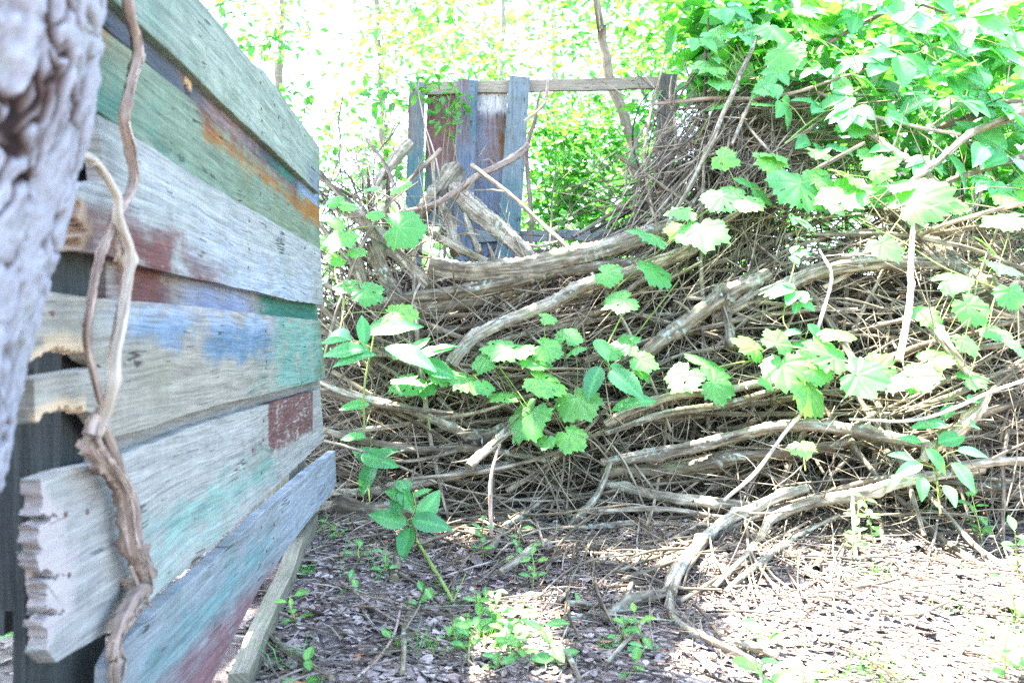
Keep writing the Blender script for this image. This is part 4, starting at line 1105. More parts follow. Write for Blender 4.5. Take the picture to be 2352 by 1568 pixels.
litter(1500, -2.5, 3.0, 0.5, 5.0, 0.03, 0.06, mb)
o = mb.build('leaf_litter', M['litter'])
tag(o, 'brown and grey dead leaves covering the floor before the heap', 'leaf litter', None, 'stuff')
mb = MB()
for i in range(900):
    while True:
        px, py = R.uniform(760, 2350), R.uniform(230, 1230)
        if inside(px, py) and (R.random() < .45 or (1480 < px < 1800 and py < 560)): break
    c = PS(px, py, R.uniform(0.02, .3)); sz = R.uniform(.015, .05)
    a = Vector((R.gauss(0, 1), R.gauss(0, 1), R.gauss(0, 1))).normalized(); b2 = a.orthogonal().normalized(); k = a.cross(b2) * sz * .15
    b2 *= sz * R.uniform(.3, .6); a *= sz
    V = [c - a * .5, c - a * .2 + b2 * .5 + k, c + a * .2 + b2 * .4 + k, c + a * .5, c + a * .2 - b2 * .45 + k, c - a * .2 - b2 * .5 + k]
    mb.add([v[:] for v in V], [np.array([[0, 1, 2, 3], [0, 3, 4, 5]])], None, min(1, max(0, R.gauss(.4, .3))))
o = mb.build('dead_leaves', M['litter'])
tag(o, 'withered brown leaves caught among the sticks of the heap', 'dead leaves', None, 'stuff')
mb = MB()
for i in range(2300):
    y = R.uniform(1.3, 2.8); x = R.uniform(FX + FK * y + 0.02, 0.72 * y)
    a = R.uniform(0, 6.28) if R.random() < .5 else R.gauss(2.5, 0.5)
    L = R.uniform(0.02, 0.10) if R.random() < .8 else R.uniform(0.1, 0.28)
    c = Vector((x, y, gz(x, y) + R.uniform(0.003, 0.02)))
    d = Vector((cos(a), sin(a), R.gauss(0, 0.08))) * L / 2
    m = c + Vector((R.uniform(-1, 1), R.uniform(-1, 1), R.uniform(0, 1))) * L * 0.06
    r0 = R.uniform(0.0005, 0.0014) * (1 + 4 * L)
    tube(mb, [c - d, m, c + d], [r0, r0, r0 * .6], 4, 0.03, R.uniform(0.1, 0.95), 0, 0.001, False)
o = mb.build('floor_twigs', M['floor twig'])
tag(o, 'small broken twigs strewn over the leaf litter', 'twigs', None, 'stuff')
FLOORSTICKS = [
 ([(940, 1230), (1000, 1330), (1040, 1400)], 4, 'greenstem', 'green snapped stem lying by the moss patch'),
 ([(940, 1395), (932, 1470), (925, 1575)], 6, 'log', 'straight grey stick pointing at the camera on the floor'),
 ([(605, 1462), (640, 1500), (700, 1548), (760, 1590)], 7, 'log', 'weathered stick lying beside the mossy timber'),
 ([(782, 1350), (850, 1404), (905, 1440), (1000, 1490)], 3, 'vine', 'thin dark twig winding left of the green stem'),
 ([(925, 1405), (905, 1470), (870, 1530), (820, 1575)], 3, 'vine', 'thin dark twig bent beside the straight grey stick'),
 ([(1300, 1402), (1390, 1414), (1475, 1418)], 5, 'log', 'flat grey stick lying left of the forked branch'),
 ([(1290, 1440), (1390, 1428), (1450, 1420)], 6, 'log', 'second flat stick lying below the first one'),
 ([(1395, 1545), (1450, 1480), (1500, 1420)], 5, 'log', 'grey stick slanting towards the fork on the floor'),
 ([(1280, 1500), (1310, 1540), (1330, 1585)], 6, 'log', 'short stick near the bottom edge by the seedling cluster'),
 ([(1690, 1492), (1740, 1508), (1790, 1530)], 9, 'log', 'dark short log piece beside the thin forked branch'),
 ([(1600, 1410), (1630, 1445), (1652, 1478)], 4, 'twig', 'dry twig lying in the half shade by the fork'),
 ([(1880, 1380), (1960, 1372), (2060, 1345)], 4, 'twig', 'dark twig lying alone in the sunlit litter'),
 ([(2060, 1430), (2120, 1425), (2180, 1400)], 4, 'twig', 'dark bent twig at right in the sunlit litter'),
 ([(560, 1450), (610, 1425), (660, 1432)], 3, 'vine', 'thin dark twig curling over the mossy timber'),
 ([(1090, 1500), (1040, 1430), (960, 1360), (900, 1330)], 4, 'twig', 'pale twig crossing the shaded litter under the creeper'),
 ([(1420, 1330), (1500, 1300), (1600, 1262)], 5, 'twig', 'pale stick fanned out beside the curved sunlit log'),
 ([(1430, 1350), (1520, 1318), (1610, 1290), (1700, 1262)], 5, 'twig', 'long pale stick fanned out under the curved sunlit log'),
 ([(1560, 1400), (1640, 1350), (1720, 1310)], 5, 'twig', 'pale stick fanned out right of the fork'),
]
for pts, rp, mt, lab in FLOORSTICKS:
    W = [PG(*p) for p in pts]
    r = rp * W[0].y / F
    W = [w + Vector((0, 0, r + 0.014)) for w in W]
    mb = MB()
    C = tube(mb, W, [r, r * 1.05, r * .8], 9, 0.012, R.uniform(.4, .8), 0.14, 0.003, True, 0, 3)
    for k in range(2):
        c = Vector(C[R.randrange(len(C))]); d = Vector((R.uniform(-1, 1), R.uniform(-1, 1), R.uniform(0, .5))).normalized() * R.uniform(.03, .1)
        tube(mb, [c, c + d], [r * .4, r * .2], 5, 0.02, .5, 0, 0.001)
    tag(mb.build('floor_stick', M[mt]), lab, 'stick', 'sticks lying on the leaf litter')

def tufts(name, spots, n, hmin, hmax, wid, mat, label, cat):
    mb = MB()
    for (px, py, rad, k) in spots:
        c = PG(px, py)
        for i in range(k):
            a = R.uniform(0, 6.28); d = rad * R.random() ** .6
            x, y = c.x + d * cos(a), c.y + d * sin(a)
            h = R.uniform(hmin, hmax); z = gz(x, y)
            ln = Vector((R.gauss(0, .45), R.gauss(0, .45), 1)).normalized() * h
            sd = Vector((R.uniform(-1, 1), R.uniform(-1, 1), 0)).normalized() * wid
            b0 = Vector((x, y, z))
            m = b0 + ln * .55; t = b0 + ln + Vector((ln.x * .6, ln.y * .6, -h * .15))
            mb.add([(b0 - sd)[:], (b0 + sd)[:], (m + sd * .8)[:], (m - sd * .8)[:], t[:]], [np.array([[0, 1, 2, 3]]), np.array([[3, 2, 4]])], [(0, .5)] * 5, R.random())
    o = mb.build(name, mat)
    tag(o, label, cat, None, 'stuff')
tufts('moss', [(1010, 1360, .045, 1500), (1040, 1390, .03, 600), (1400, 1480, .03, 400), (700, 1310, .03, 400), (970, 1395, .02, 250)], 0, 0.004, 0.011, 0.0012, M['seedling'], 'low green moss cushion on the floor below the creeper', 'moss')
tufts('grass', [(1990, 1560, .09, 80), (2010, 1330, .05, 30), (2310, 1500, .10, 70), (960, 1500, .05, 30), (700, 1220, .08, 40), (1100, 1480, .05, 25), (850, 1300, .1, 30), (2250, 1430, .1, 20), (640, 1540, .06, 25)], 0, 0.02, 0.08, 0.0013, M['seedling'], 'sparse green grass blades on the forest floor', 'grass')

# ------------------------------------------------------------------ leaf shapes
def grape_mesh(seed):
    rr = random.Random(seed)
    n = 110
    lob = rr.uniform(0.75, 1.3)
    veins = [pi / 2, pi / 2 + 0.85, pi / 2 - 0.85, pi / 2 + 1.75, pi / 2 - 1.75]
    length = [1.0 * rr.uniform(.95, 1.08), 0.92 * rr.uniform(.92, 1.05), 0.92 * rr.uniform(.92, 1.05), 0.74 * rr.uniform(.92, 1.05), 0.74 * rr.uniform(.92, 1.05)]
    fold = rr.uniform(0.0, 0.22); droop = rr.uniform(0.1, 0.45); tw = rr.uniform(-.25, .25); ph = rr.uniform(0, 6)
    rings = [0.0, 0.2, 0.42, 0.62, 0.8, 0.91, 1.0]
    edge = []
    for k in range(n):
        a = -pi / 2 + 2 * pi * (k + 0.5) / n
        e = 0
        for va, L in zip(veins, length):
            d = abs((a - va + pi) % (2 * pi) - pi)
            e = max(e, L * (1 - 0.20 * lob * min(1.3, d / 0.45) ** 1.15) if d < 1.4 else 0)
        gap = abs((a + pi / 2 + pi) % (2 * pi) - pi)
        e = max(e, 0.5) * (0.22 + 0.78 * smooth(0.0, 0.62, gap))
        tooth = (k % 5) / 5.0
        e *= 1 + 0.15 * (tooth - 0.4) + rr.uniform(-.012, .012)
        edge.append(e)
    sm = [sum(edge[(k + j) % n] for j in range(-3, 4)) / 7 for k in range(n)]
    V = []; uv = []
    for ri, q in enumerate(rings[1:]):
        for k in range(n):
            a = -pi / 2 + 2 * pi * (k + 0.5) / n
            ed = edge[k] * max(0, (q - .8) / .2) + sm[k] * (1 - max(0, (q - .8) / .2))
            r = q * ed * 0.58
            x, y = r * cos(a), r * sin(a)
            dv = 1.0
            for va in veins:
                dd = (a - va + pi) % (2 * pi) - pi
                if abs(dd) < 1.2: dv = min(dv, abs(r * sin(dd)) * (1 + 0.5 * q))
            br = abs(((r * 7 + dv * 5.5) % 1) - .5) * .12      # side veins
            z = 0.016 * min(1, dv / 0.07) - droop * r * r * 1.1 - fold * 0.5 * abs(x) + tw * x * y * 2 + 0.018 * sin(8 * x + ph) * cos(7 * y + ph) + 0.012 * q ** 4 * sin(k * 0.6 + ph)
            V.append((x, y, z)); uv.append((0, min(dv, br + 0.004)))
    V.append((0, 0, 0)); uv.append((0, 0))
    c = len(V) - 1
    tr = [[k, (k + 1) % n, c] for k in range(n)]
    qd = []
    nr = len(rings) - 1
    hole = set()
    for _ in range(rr.randint(0, 4)):
        i0, k0 = rr.randrange(1, nr - 1), rr.randrange(n)
        for w in range(rr.randint(1, 3)): hole.add((i0, (k0 + w) % n))
    for _ in range(rr.choice((0, 1, 2))):               # chewed margin
        k0 = rr.randrange(n)
        for w in range(rr.randint(2, 5)): hole.add((nr - 2, (k0 + w) % n))
    for i in range(nr - 1):
        for k in range(n):
            if (i, k) in hole: continue
            qd.append([i * n + k, (i + 1) * n + k, (i + 1) * n + (k + 1) % n, i * n + (k + 1) % n])
    return V, [tr, qd], uv
def oval_leaf(seed, aspect=0.55, teeth=0.06, droop=0.15, n=22, peak=0.42):
    """toothed oval leaf from (0,0) to (0,1)"""
    rr = random.Random(seed)
    V = []; uv = []
    cols = 5
    for i in range(n + 1):
        t = i / n
        w = aspect * 0.5 * (sin(pi * t ** (math.log(0.5) / math.log(peak))) ** 0.85 if 0 < t < 1 else 0)
        if i % 2: w *= 1 + teeth * 2
        for j in range(-2, 3):
            f = j / 2
            x = f * w
            side = abs(f) * w
            rib = abs(((t * 9 + abs(f) * 1.6) % 1) - 0.5) * 0.06
            z = 0.30 * side - droop * t * t + 0.05 * rib * (1 if j else 0) + 0.012 * sin(12 * t + seed) * f
            V.append((x, t - 0.08 * abs(f) * w, z)); uv.append((0, min(side, rib + 0.006 if j else 0)))
    qd = []
    for i in range(n):
        for j in range(cols - 1):
            qd.append([i * cols + j, i * cols + j + 1, (i + 1) * cols + j + 1, (i + 1) * cols + j])
    return V, [qd], uv
def mesh_from(parts, name, mat):
    mb = MB()
    for V, fs, uv in parts: mb.add(V, [f for f in fs], uv, 0.3)
    o = mb.build(name, mat)
    me = o.data
    bpy.data.objects.remove(o)
    return me
GRAPE = [mesh_from([grape_mesh(s)], 'grape leaf', M['grape']) for s in range(12)]
def compound(seed, k, mat, asp=0.52, teeth=0.07, spread=2.3):
    parts = []
    rr = random.Random(seed)
    for i in range(k):
        a = (i - (k - 1) / 2) * spread / max(1, k - 1) * rr.uniform(.9, 1.1)
        s = (1 - 0.13 * abs(i - (k - 1) / 2)) * 0.62 * rr.uniform(.92, 1.08)
        V, fs, uv = oval_leaf(seed * 7 + i, asp, teeth, rr.uniform(.05, .3), 20, 0.5)
        tilt = rr.uniform(-.3, .3)
        V2 = []
        for (x, y, z) in V:
            y2 = (y * 1.0 + 0.10) * s; x2 = x * s; z2 = z * s + tilt * x2
            V2.append((x2 * cos(a) + y2 * sin(a), -x2 * sin(a) + y2 * cos(a), z2))
        parts.append((V2, fs, uv))
    return mesh_from(parts, 'compound leaf', mat)
FIVE = [compound(s, 5, M['creeper']) for s in range(4)]
THREE = [compound(20 + s, 3, M['creeper'], 0.6, 0.05, 2.2) for s in range(3)]
OVAL = [mesh_from([oval_leaf(40 + s, 0.5, 0.05, R.uniform(.05, .35))], 'oval leaf', M['creeper']) for s in range(5)]
LANCE = [mesh_from([oval_leaf(60 + s, 0.40, 0.05, R.uniform(.1, .4), 26, .5)], 'long leaf', M['creeper']) for s in range(5)]

def put_leaf(parent, meshes, pos, size, tipang, lean=0.85, name='leaf', side=None):
    """a leaf whose blade points at tipang in the plane facing the viewer's side of the heap, tilted upwards"""
    n = Vector((R.gauss(0, .38) if side is None else side, -0.74 + R.gauss(0, .2), lean + R.gauss(0, .28))).normalized()
    a = radians(tipang)
    t = Vector((cos(a), R.gauss(0, .1), sin(a)))
    t = (t - n * t.dot(n)).normalized()
    sdv = t.cross(n)
    mtx = Matrix(((sdv.x, t.x, n.x, pos.x), (sdv.y, t.y, n.y, pos.y), (sdv.z, t.z, n.z, pos.z), (0, 0, 0, 1)))
    o = bpy.data.objects.new(name, R.choice(meshes))
    COL.objects.link(o)
    o.parent = parent
    o.matrix_parent_inverse = parent.matrix_basis.inverted()
    o.matrix_basis = mtx @ Matrix.Scale(size, 4)
    return o

def vine_plant(name, label, cat, stem_px, leaves, meshes, off=-0.14, stem_r=0.0025, group=None, mat='greenstem', scale=1.0):
    """stem polyline in the heap, leaves with stalks"""
    W = [PS(x, y, off + (o[0] if o else 0)) for (x, y, *o) in stem_px]
    t = thing(name, W[0], label, cat, group)
    bpy.context.view_layer.update()
    mb = MB()
    C = tube(mb, W, [stem_r, stem_r, stem_r * .6], 6, 0.02, R.uniform(.3, .7), 0.05, 0.004)
    for lf in leaves:
        x, y, w, ang = lf[:4]
        ms = lf[4] if len(lf) > 4 else meshes
        lo = off - 0.04 + R.uniform(-0.05, 0.03)
        D = DS(x, y) + lo
        a = radians(ang)
        size = w / F * D * scale
        # the given point is the blade's middle; the stalk joins behind it
        bx, by = (x, y) if ms is GRAPE else (x - cos(a) * w * 0.45, y + sin(a) * w * 0.45)
        if ms is GRAPE:
            bx, by = x - cos(a) * w * 0.12, y + sin(a) * w * 0.12
        pos = P(bx, by, D)
        put_leaf(t, ms, pos, size, ang)
        i = int(np.argmin(((C - np.array(pos)) ** 2).sum(1)))
        c = Vector(C[i])
        if (c - pos).length < 0.6:
            m = c.lerp(pos, .5) + Vector((R.uniform(-.01, .01), -0.01, 0.015 - 0.1 * (c - pos).length * 0.3))
            tube(mb, [c, m, pos], [0.0016, 0.0013, 0.0011], 5, 0.03, R.uniform(.2, .8), 0, 0, False)
    o = mb.build('stem', M[mat], t)
    return t

G = GRAPE
vine_plant('grape_vine', 'grape vine trailing leaves over the middle front of the heap, several chewed', 'vine',
  [(1560, 640), (1500, 720), (1440, 790), (1360, 800), (1240, 800), (1120, 850), (1000, 880), (920, 890)],
  [(1150, 800, 105, 175), (1110, 828, 75, 190), (1250, 880, 118, -35), (1216, 962, 138, -110), (1330, 928, 128, -65), (1162, 915, 84, -100), (1312, 1008, 92, -55), (1256, 1016, 52, -95), (1062, 874, 118, 185), (1012, 862, 80, 150),
   (938, 884, 96, -130), (982, 892, 62, -50), (1305, 768, 76, 75), (1258, 728, 54, 20), (1225, 838, 95, -60), (1260, 800, 88, -20), (1325, 808, 62, -80), (1440, 788, 82, 160), (1478, 828, 84, -15), (1468, 858, 62, -100), (1110, 890, 60, -80), (1195, 800, 78, 60), (1405, 810, 60, -30)], G)
vine_plant('grape_vine', 'grape vine with half sunlit leaves on the right face of the heap', 'vine',
  [(1540, 870), (1620, 850), (1720, 830), (1820, 830), (1920, 830), (2010, 860)],
  [(1628, 830, 125, 40), (1570, 868, 105, -125), (1650, 884, 105, -20), (1722, 798, 95, 170), (1790, 780, 92, 60), (1800, 850, 120, -80), (1860, 900, 135, -50), (1905, 812, 125, 150), (1878, 852, 78, -20), (1982, 868, 125, -25), (1900, 765, 60, 30), (2020, 842, 88, 40), (1850, 800, 70, 10), (1940, 770, 66, -40), (2060, 880, 90, -10), (1760, 880, 60, -60)], G)
vine_plant('grape_vine', 'grape vine spreading large leaves across the upper slope of the heap', 'vine',
  [(1380, 700), (1440, 640), (1520, 570), (1600, 500), (1700, 450), (1800, 420), (1920, 400), (2060, 420)],
  [(1612, 540, 138, -82), (1500, 628, 116, -75), (1424, 694, 98, -150), (1398, 632, 80, -25), (1492, 548, 112, 190), (1568, 490, 84, 200), (1654, 462, 100, -120), (1738, 424, 120, 40), (1680, 432, 90, 160), (1826, 438, 155, -130), (1936, 452, 140, -60), (1962, 400, 120, 20), (1880, 408, 96, 60), (1778, 368, 104, 120), (1664, 366, 76, -30), (1556, 530, 70, 160), (1720, 470, 80, -60), (1780, 350, 80, 70), (1880, 352, 78, -10), (2020, 385, 96, 20)], G)
vine_plant('grape_vine', 'grape vine with sun whitened leaves along the right edge of the heap', 'vine',
  [(1960, 500), (2040, 540), (2140, 600), (2230, 640), (2340, 680)],
  [(2112, 462, 155, 10), (2030, 572, 98, -70), (2312, 505, 120, 190), (2188, 640, 105, 20), (2300, 612, 120, -20), (2228, 712, 105, -60), (2322, 680, 84, -80), (2060, 420, 90, 30), (2130, 720, 90, 160), (2280, 760, 90, -30), (2330, 800, 84, 200), (2215, 790, 80, -90), (2150, 820, 90, 30), (2110, 870, 100, -20), (2235, 870, 80, 10), (2190, 470, 80, -20), (2275, 560, 70, 60)], G)
vine_plant('grape_vine', 'grape vine climbing between the painted fence end and the heap', 'vine',
  [(780, 780), (790, 700), (770, 620), (790, 540), (840, 520), (900, 520)],
  [(786, 552, 96, -95), (800, 650, 78, 150), (846, 674, 86, -35), (916, 726, 106, -20), (930, 522, 124, 0), (764, 500, 80, 60), (772, 596, 60, -60), (760, 460, 60, 80), (850, 430, 50, 40), (800, 470, 56, 20), (920, 432, 62, -10), (860, 490, 50, 0), (750, 560, 50, -140), (820, 580, 52, -40)], G)
vine_plant('creeper_vine', 'five leaved creeper hanging above the stout brown log', 'vine',
  [(1860, 500), (1830, 545), (1826, 600), (1810, 660), (1800, 740), (1850, 780)],
  [(1826, 540, 92, -80, FIVE), (1846, 590, 66, -10, THREE), (1786, 628, 100, 120, FIVE), (1790, 690, 106, -150, FIVE), (1850, 720, 66, -60, THREE), (1870, 770, 66, -60, OVAL), (1820, 770, 50, 200, OVAL)], FIVE)
vine_plant('creeper_vine', 'five leaved creeper sprawling through the top right foliage', 'vine',
  [(1800, 330), (1900, 250), (2000, 190), (2090, 130), (2200, 90), (2340, 70)],
  [(2160, 120, 190, -70, FIVE), (2050, 190, 150, -100, THREE), (2260, 100, 170, -50, FIVE), (2330, 180, 150, -80, FIVE), (2300, 40, 150, 20, FIVE), (2080, 60, 150, 60, FIVE), (1980, 120, 130, 150, THREE), (2210, 210, 150, -120, FIVE), (2120, 30, 130, 30, FIVE), (1900, 210, 130, 170, THREE), (2260, 250, 130, -20, FIVE), (1830, 260, 110, -40, THREE), (1950, 300, 120, -100, FIVE), (2330, 300, 120, -60, FIVE), (2020, 60, 120, 100, FIVE), (2180, 20, 130, 100, FIVE)], FIVE, -0.05)
def scatter(n, x0, x1, y0, y1, w0, w1, ms):
    return [(R.uniform(x0, x1), R.uniform(y0, y1), R.uniform(w0, w1), R.uniform(-170, -10) if R.random() < .7 else R.uniform(0, 180), R.choice(ms)) for _ in range(n)]
vine_plant('grape_vine', 'broad leaved grape vine draped over the top of the twig fountain', 'vine',
  [(1600, 330), (1640, 250), (1690, 190), (1760, 150), (1850, 140)], scatter(28, 1600, 1890, 30, 250, 66, 110, [GRAPE, GRAPE, THREE]), GRAPE, -0.02)
vine_plant('grape_vine', 'grape vine mixed with creeper hanging across the upper right of the heap', 'vine',
  [(1820, 330), (1930, 340), (2060, 300), (2200, 330), (2340, 300)], scatter(44, 1820, 2380, 210, 480, 76, 130, [GRAPE, FIVE, THREE, OVAL]), GRAPE, 0.06)
vine_plant('grape_vine', 'leafy vine filling the top edge of the picture at the right', 'vine',
  [(1850, 100), (1960, 60), (2100, 40), (2250, 30), (2380, 40)], scatter(40, 1850, 2400, -40, 190, 80, 140, [GRAPE, FIVE, THREE, OVAL]), GRAPE, 0.12)
vine_plant('leafy_shoot', 'shoot of long toothed leaves beside the blue painted board, one leaf sunlit', 'plant',
  [(840, 990), (836, 900), (852, 800), (856, 770)],
  [(772, 752, 105, 140), (800, 812, 110, 190), (905, 756, 120, 15), (930, 838, 135, -40), (836, 760, 80, 90), (868, 738, 100, 50), (822, 830, 100, -160), (770, 780, 80, 175)], LANCE, -0.18, 0.004)
vine_plant('leafy_shoot', 'second toothed leaf shoot right of the first, above the mossy branch', 'plant',
  [(990, 990), (975, 900), (968, 830)], [(985, 810, 100, 25), (920, 800, 84, 150), (1000, 850, 100, -30), (950, 780, 76, 80), (1010, 790, 70, 40)], LANCE, -0.14, 0.003)
vine_plant('leafy_shoot', 'drooping pair of oval leaves right of the grape leaf cluster', 'plant',
  [(1440, 700), (1400, 780), (1390, 830)], [(1368, 880, 88, -105), (1425, 895, 110, -60), (1375, 810, 70, -80), (1430, 850, 70, -20), (1440, 930, 70, 190), (1480, 920, 60, 10)], OVAL, -0.14)
vine_plant('leafy_shoot', 'round glossy leaf standing alone under the ropy logs', 'plant', [(1850, 1080), (1846, 1050)], [(1846, 1056, 76, -80)], [GRAPE[2]], -0.2)
vine_plant('leafy_shoot', 'dark pointed leaves in the hollow beside the fence end', 'plant', [(850, 1180), (846, 1090), (850, 1020)],
  [(840, 1040, 76, 150), (868, 1058, 90, -20), (850, 1096, 84, -110), (812, 1000, 60, 170), (880, 1030, 64, 40), (822, 945, 70, -150)], OVAL, -0.06)
vine_plant('leafy_bush', 'broad leaved plant at right among the sunlit ends of the logs', 'plant', [(2160, 1180), (2150, 1080), (2160, 980), (2180, 900)],
  [(2130, 960, 110, 160), (2200, 1000, 110, 20), (2080, 1080, 90, 200), (2150, 1070, 100, -60), (2230, 1060, 90, -40), (2060, 1050, 80, 170), (2200, 1110, 110, -75), (2110, 1130, 80, -100), (2260, 960, 80, 30), (2180, 930, 80, 70), (2040, 1100, 70, 190), (2250, 900, 76, 40), (2090, 1000, 70, 150), (2170, 1150, 80, -90)], OVAL, -0.12, 0.003, scale=0.72)

# ------------------------------------------------------------------ plants growing from the floor
def rooted(name, label, cat, base, height, lean, leaves, meshes, group=None, stem_r=0.002):
    """leaves: (height fraction, reach, direction deg around the stem, size)"""
    t = thing(name, base, label, cat, group)
    bpy.context.view_layer.update()
    mb = MB()
    tipp = base + Vector((lean[0], lean[1], height))
    mid = base.lerp(tipp, .5) + Vector((R.uniform(-.01, .01), R.uniform(-.01, .01), 0))
    C = tube(mb, [base - Vector((0, 0, .01)), mid, tipp], [stem_r, stem_r * .8, stem_r * .5], 6, 0.012, R.random(), 0, 0.001)
    for (hf, reach, dr, size) in leaves:
        c = Vector(C[min(len(C) - 1, int(hf * (len(C) - 1)))])
        a = radians(dr)
        d = Vector((cos(a), sin(a), 0))
        p = c + d * reach + Vector((0, 0, reach * 0.4))
        if reach > 0.004: tube(mb, [c, p], [stem_r * .5, stem_r * .4], 4, 0.02, .5, 0, 0, False)
        n = (Vector((0, 0, 1)) + d * R.uniform(-.6, -.1) + Vector((0, -0.45, 0)) + Vector((R.gauss(0, .2), R.gauss(0, .2), 0))).normalized()
        tt = d + Vector((0, 0, -.1)); tt = (tt - n * tt.dot(n)).normalized()
        s = tt.cross(n)
        mtx = Matrix(((s.x, tt.x, n.x, p.x), (s.y, tt.y, n.y, p.y), (s.z, tt.z, n.z, p.z), (0, 0, 0, 1)))
        o = bpy.data.objects.new('leaf', R.choice(meshes)); COL.objects.link(o)
        o.parent = t; o.matrix_parent_inverse = t.matrix_basis.inverted(); o.matrix_basis = mtx @ Matrix.Scale(size, 4)
    mb.build('stem', M['greenstem'], t)
SEED = [mesh_from([oval_leaf(80 + s, 0.52, 0.0, R.uniform(.05, .3), 10, .5)], 'seedling leaf', M['seedling']) for s in range(5)]
# the big five leaved creeper at the foot of the heap
bp = PG(955, 1262)
cr = thing('creeper_plant', bp, 'five broad toothed leaves of a creeper standing over the leaf litter by the fence', 'plant')
bpy.context.view_layer.update()
mb = MB()
hub = P(940, 1198, bp.y - 0.10)
tube(mb, [bp, bp.lerp(hub, .6) + Vector((0.01, 0, 0.01)), hub], [0.003, 0.0025, 0.002], 6, 0.02, .6)
for (x, y, w, ang) in ((895, 1190, 92, 158), (902, 1152, 78, 125), (985, 1165, 92, 50), (985, 1206, 92, -18), (942, 1248, 84, -88)):
    a = radians(ang)
    pos = P(x - cos(a) * w * .45, y + sin(a) * w * .45, hub.y + R.uniform(-.02, .01))
    put_leaf(cr, [OVAL[1], OVAL[2], OVAL[3]], pos, w / F * hub.y, ang, .5)
    tube(mb, [hub, pos], [0.0015, 0.0012], 5, 0.02, .5, 0, 0, False)
top5 = P(948, 1130, hub.y + 0.02)
tube(mb, [hub, P(955, 1160, hub.y), top5], [0.002, 0.0018, 0.0015], 6, 0.02, .6)
for (x, y, w, ang) in ((925, 1100, 76, 110), (965, 1128, 50, 40), (915, 1140, 66, 165), (935, 1150, 66, -60)):
    a = radians(ang)
    pos = P(x - cos(a) * w * .45, y + sin(a) * w * .45, top5.y + R.uniform(-.02, .01))
    put_leaf(cr, OVAL, pos, w / F * hub.y, ang, .9)
mb.build('stem', M['greenstem'], cr)

SPOTS = [
 (1112, 1290, .12, 7, .032, 'upright seedling with paired oval leaves below the hanging stick'),
 (1180, 1300, .10, 6, .034, 'upright seedling beside the pale leaning stick'),
 (1222, 1355, .10, 9, .028, 'seedling stem with many small leaves left of the sunlit litter'),
 (830, 1290, .05, 4, .03, 'small pale seedling near the end of the fence'),
 (880, 1320, .05, 5, .028, 'seedling beside the green snapped stem'),
 (950, 1400, .05, 4, .034, 'seedling over the straight grey stick'),
 (805, 1360, .035, 4, .028, 'tiny seedling in shade left of the moss patch'),
 (685, 1425, .05, 6, .03, 'pale leafy seedling beside the mossy timber'),
 (1110, 1392, .03, 4, .024, 'tiny two leaf seedling right of the moss patch'),
 (1020, 1470, .03, 4, .026, 'small seedling in shade left of the bright seedling cluster'),
 (910, 1490, .03, 4, .026, 'tiny seedling beside the thin dark bent twig'),
 (1420, 1490, .06, 8, .03, 'bushy seedling in half shade below the flat sticks'),
 (1480, 1500, .05, 6, .034, 'seedling with rounder leaves right of the bushy one'),
 (1440, 1550, .04, 5, .03, 'low seedling near the bottom edge under the fork'),
 (1340, 1390, .02, 4, .022, 'tiny seedling near the flat grey sticks'),
 (1290, 1530, .07, 6, .045, 'broad leaf seedling right of the bright cluster'),
 (1750, 1490, .05, 5, .04, 'pale seedling at the dark short log piece'),
 (1770, 1580, .05, 6, .05, 'large leaved plant cut by the bottom edge'),
 (1830, 1585, .05, 6, .045, 'sunlit plant beside the large leaved one at the bottom edge'),
 (1950, 1290, .16, 12, .034, 'leafy white lit sapling where the sunlit litter meets the heap'),
 (2010, 1260, .14, 10, .032, 'sunlit seedling right of the white sapling stem'),
 (2260, 1260, .16, 12, .045, 'bright leafy plant at the right before the shaded log'),
 (2340, 1330, .12, 8, .04, 'green plant on the right edge of the sunlit litter'),
 (2330, 1440, .10, 10, .04, 'grassy leaved plant low on the right edge'),
 (2310, 1560, .09, 10, .045, 'plant in the bottom right corner'),
 (40, 1530, .10, 10, .05, 'green weed growing at the bottom left behind the post'),
 (90, 1480, .10, 8, .05, 'second green weed behind the broken board end'),
 (700, 1575, .03, 4, .04, 'single pale leaf at the bottom edge by the weathered stick'),
 (790, 1240, .05, 5, .028, 'small weed at the foot of the fence end'),
 (2130, 1200, .12, 9, .036, 'leafy seedling under the long pale branch'),
 (2200, 1180, .16, 10, .05, 'broad seedling under the smooth branch at right'),
]
for (px, py, h, n, s, lab) in SPOTS:
    b0 = PG(px, py)
    if px < 200:
        b0 = Vector((P(px, py, 1.55).x, 1.55, gz(-0.95, 1.55)))
    lv = []
    for k in range(n):
        lv.append((0.25 + 0.75 * (k // 2 * 2 + 1) / n if k < n - 1 else 1.0, R.uniform(0.002, 0.01), R.uniform(0, 40) + 180 * (k % 2) + 80 * (k // 2), s * R.uniform(.75, 1.2)))
    rooted('seedling', lab, 'plant', b0, h, (R.gauss(0, .02), R.gauss(0, .02)), lv, SEED, 'seedlings on the forest floor')
for i in range(9):                                  # weeds seen under the broken board end
    b0 = Vector((R.uniform(-1.5, -.82), R.uniform(1.35, 2.1), 0)); b0.z = gz(b0.x, b0.y)
    lv = [(0.3 + 0.7 * (k // 2 * 2 + 1) / 8 if k < 7 else 1.0, R.uniform(.002, .012), R.uniform(0, 40) + 180 * (k % 2) + 80 * (k // 2), R.uniform(.04, .07)) for k in range(8)]
    rooted('seedling', 'green weed behind the fence at the bottom left', 'plant', b0, R.uniform(.08, .18), (R.gauss(0, .02), R.gauss(0, .02)), lv, SEED, 'weeds behind the fence')
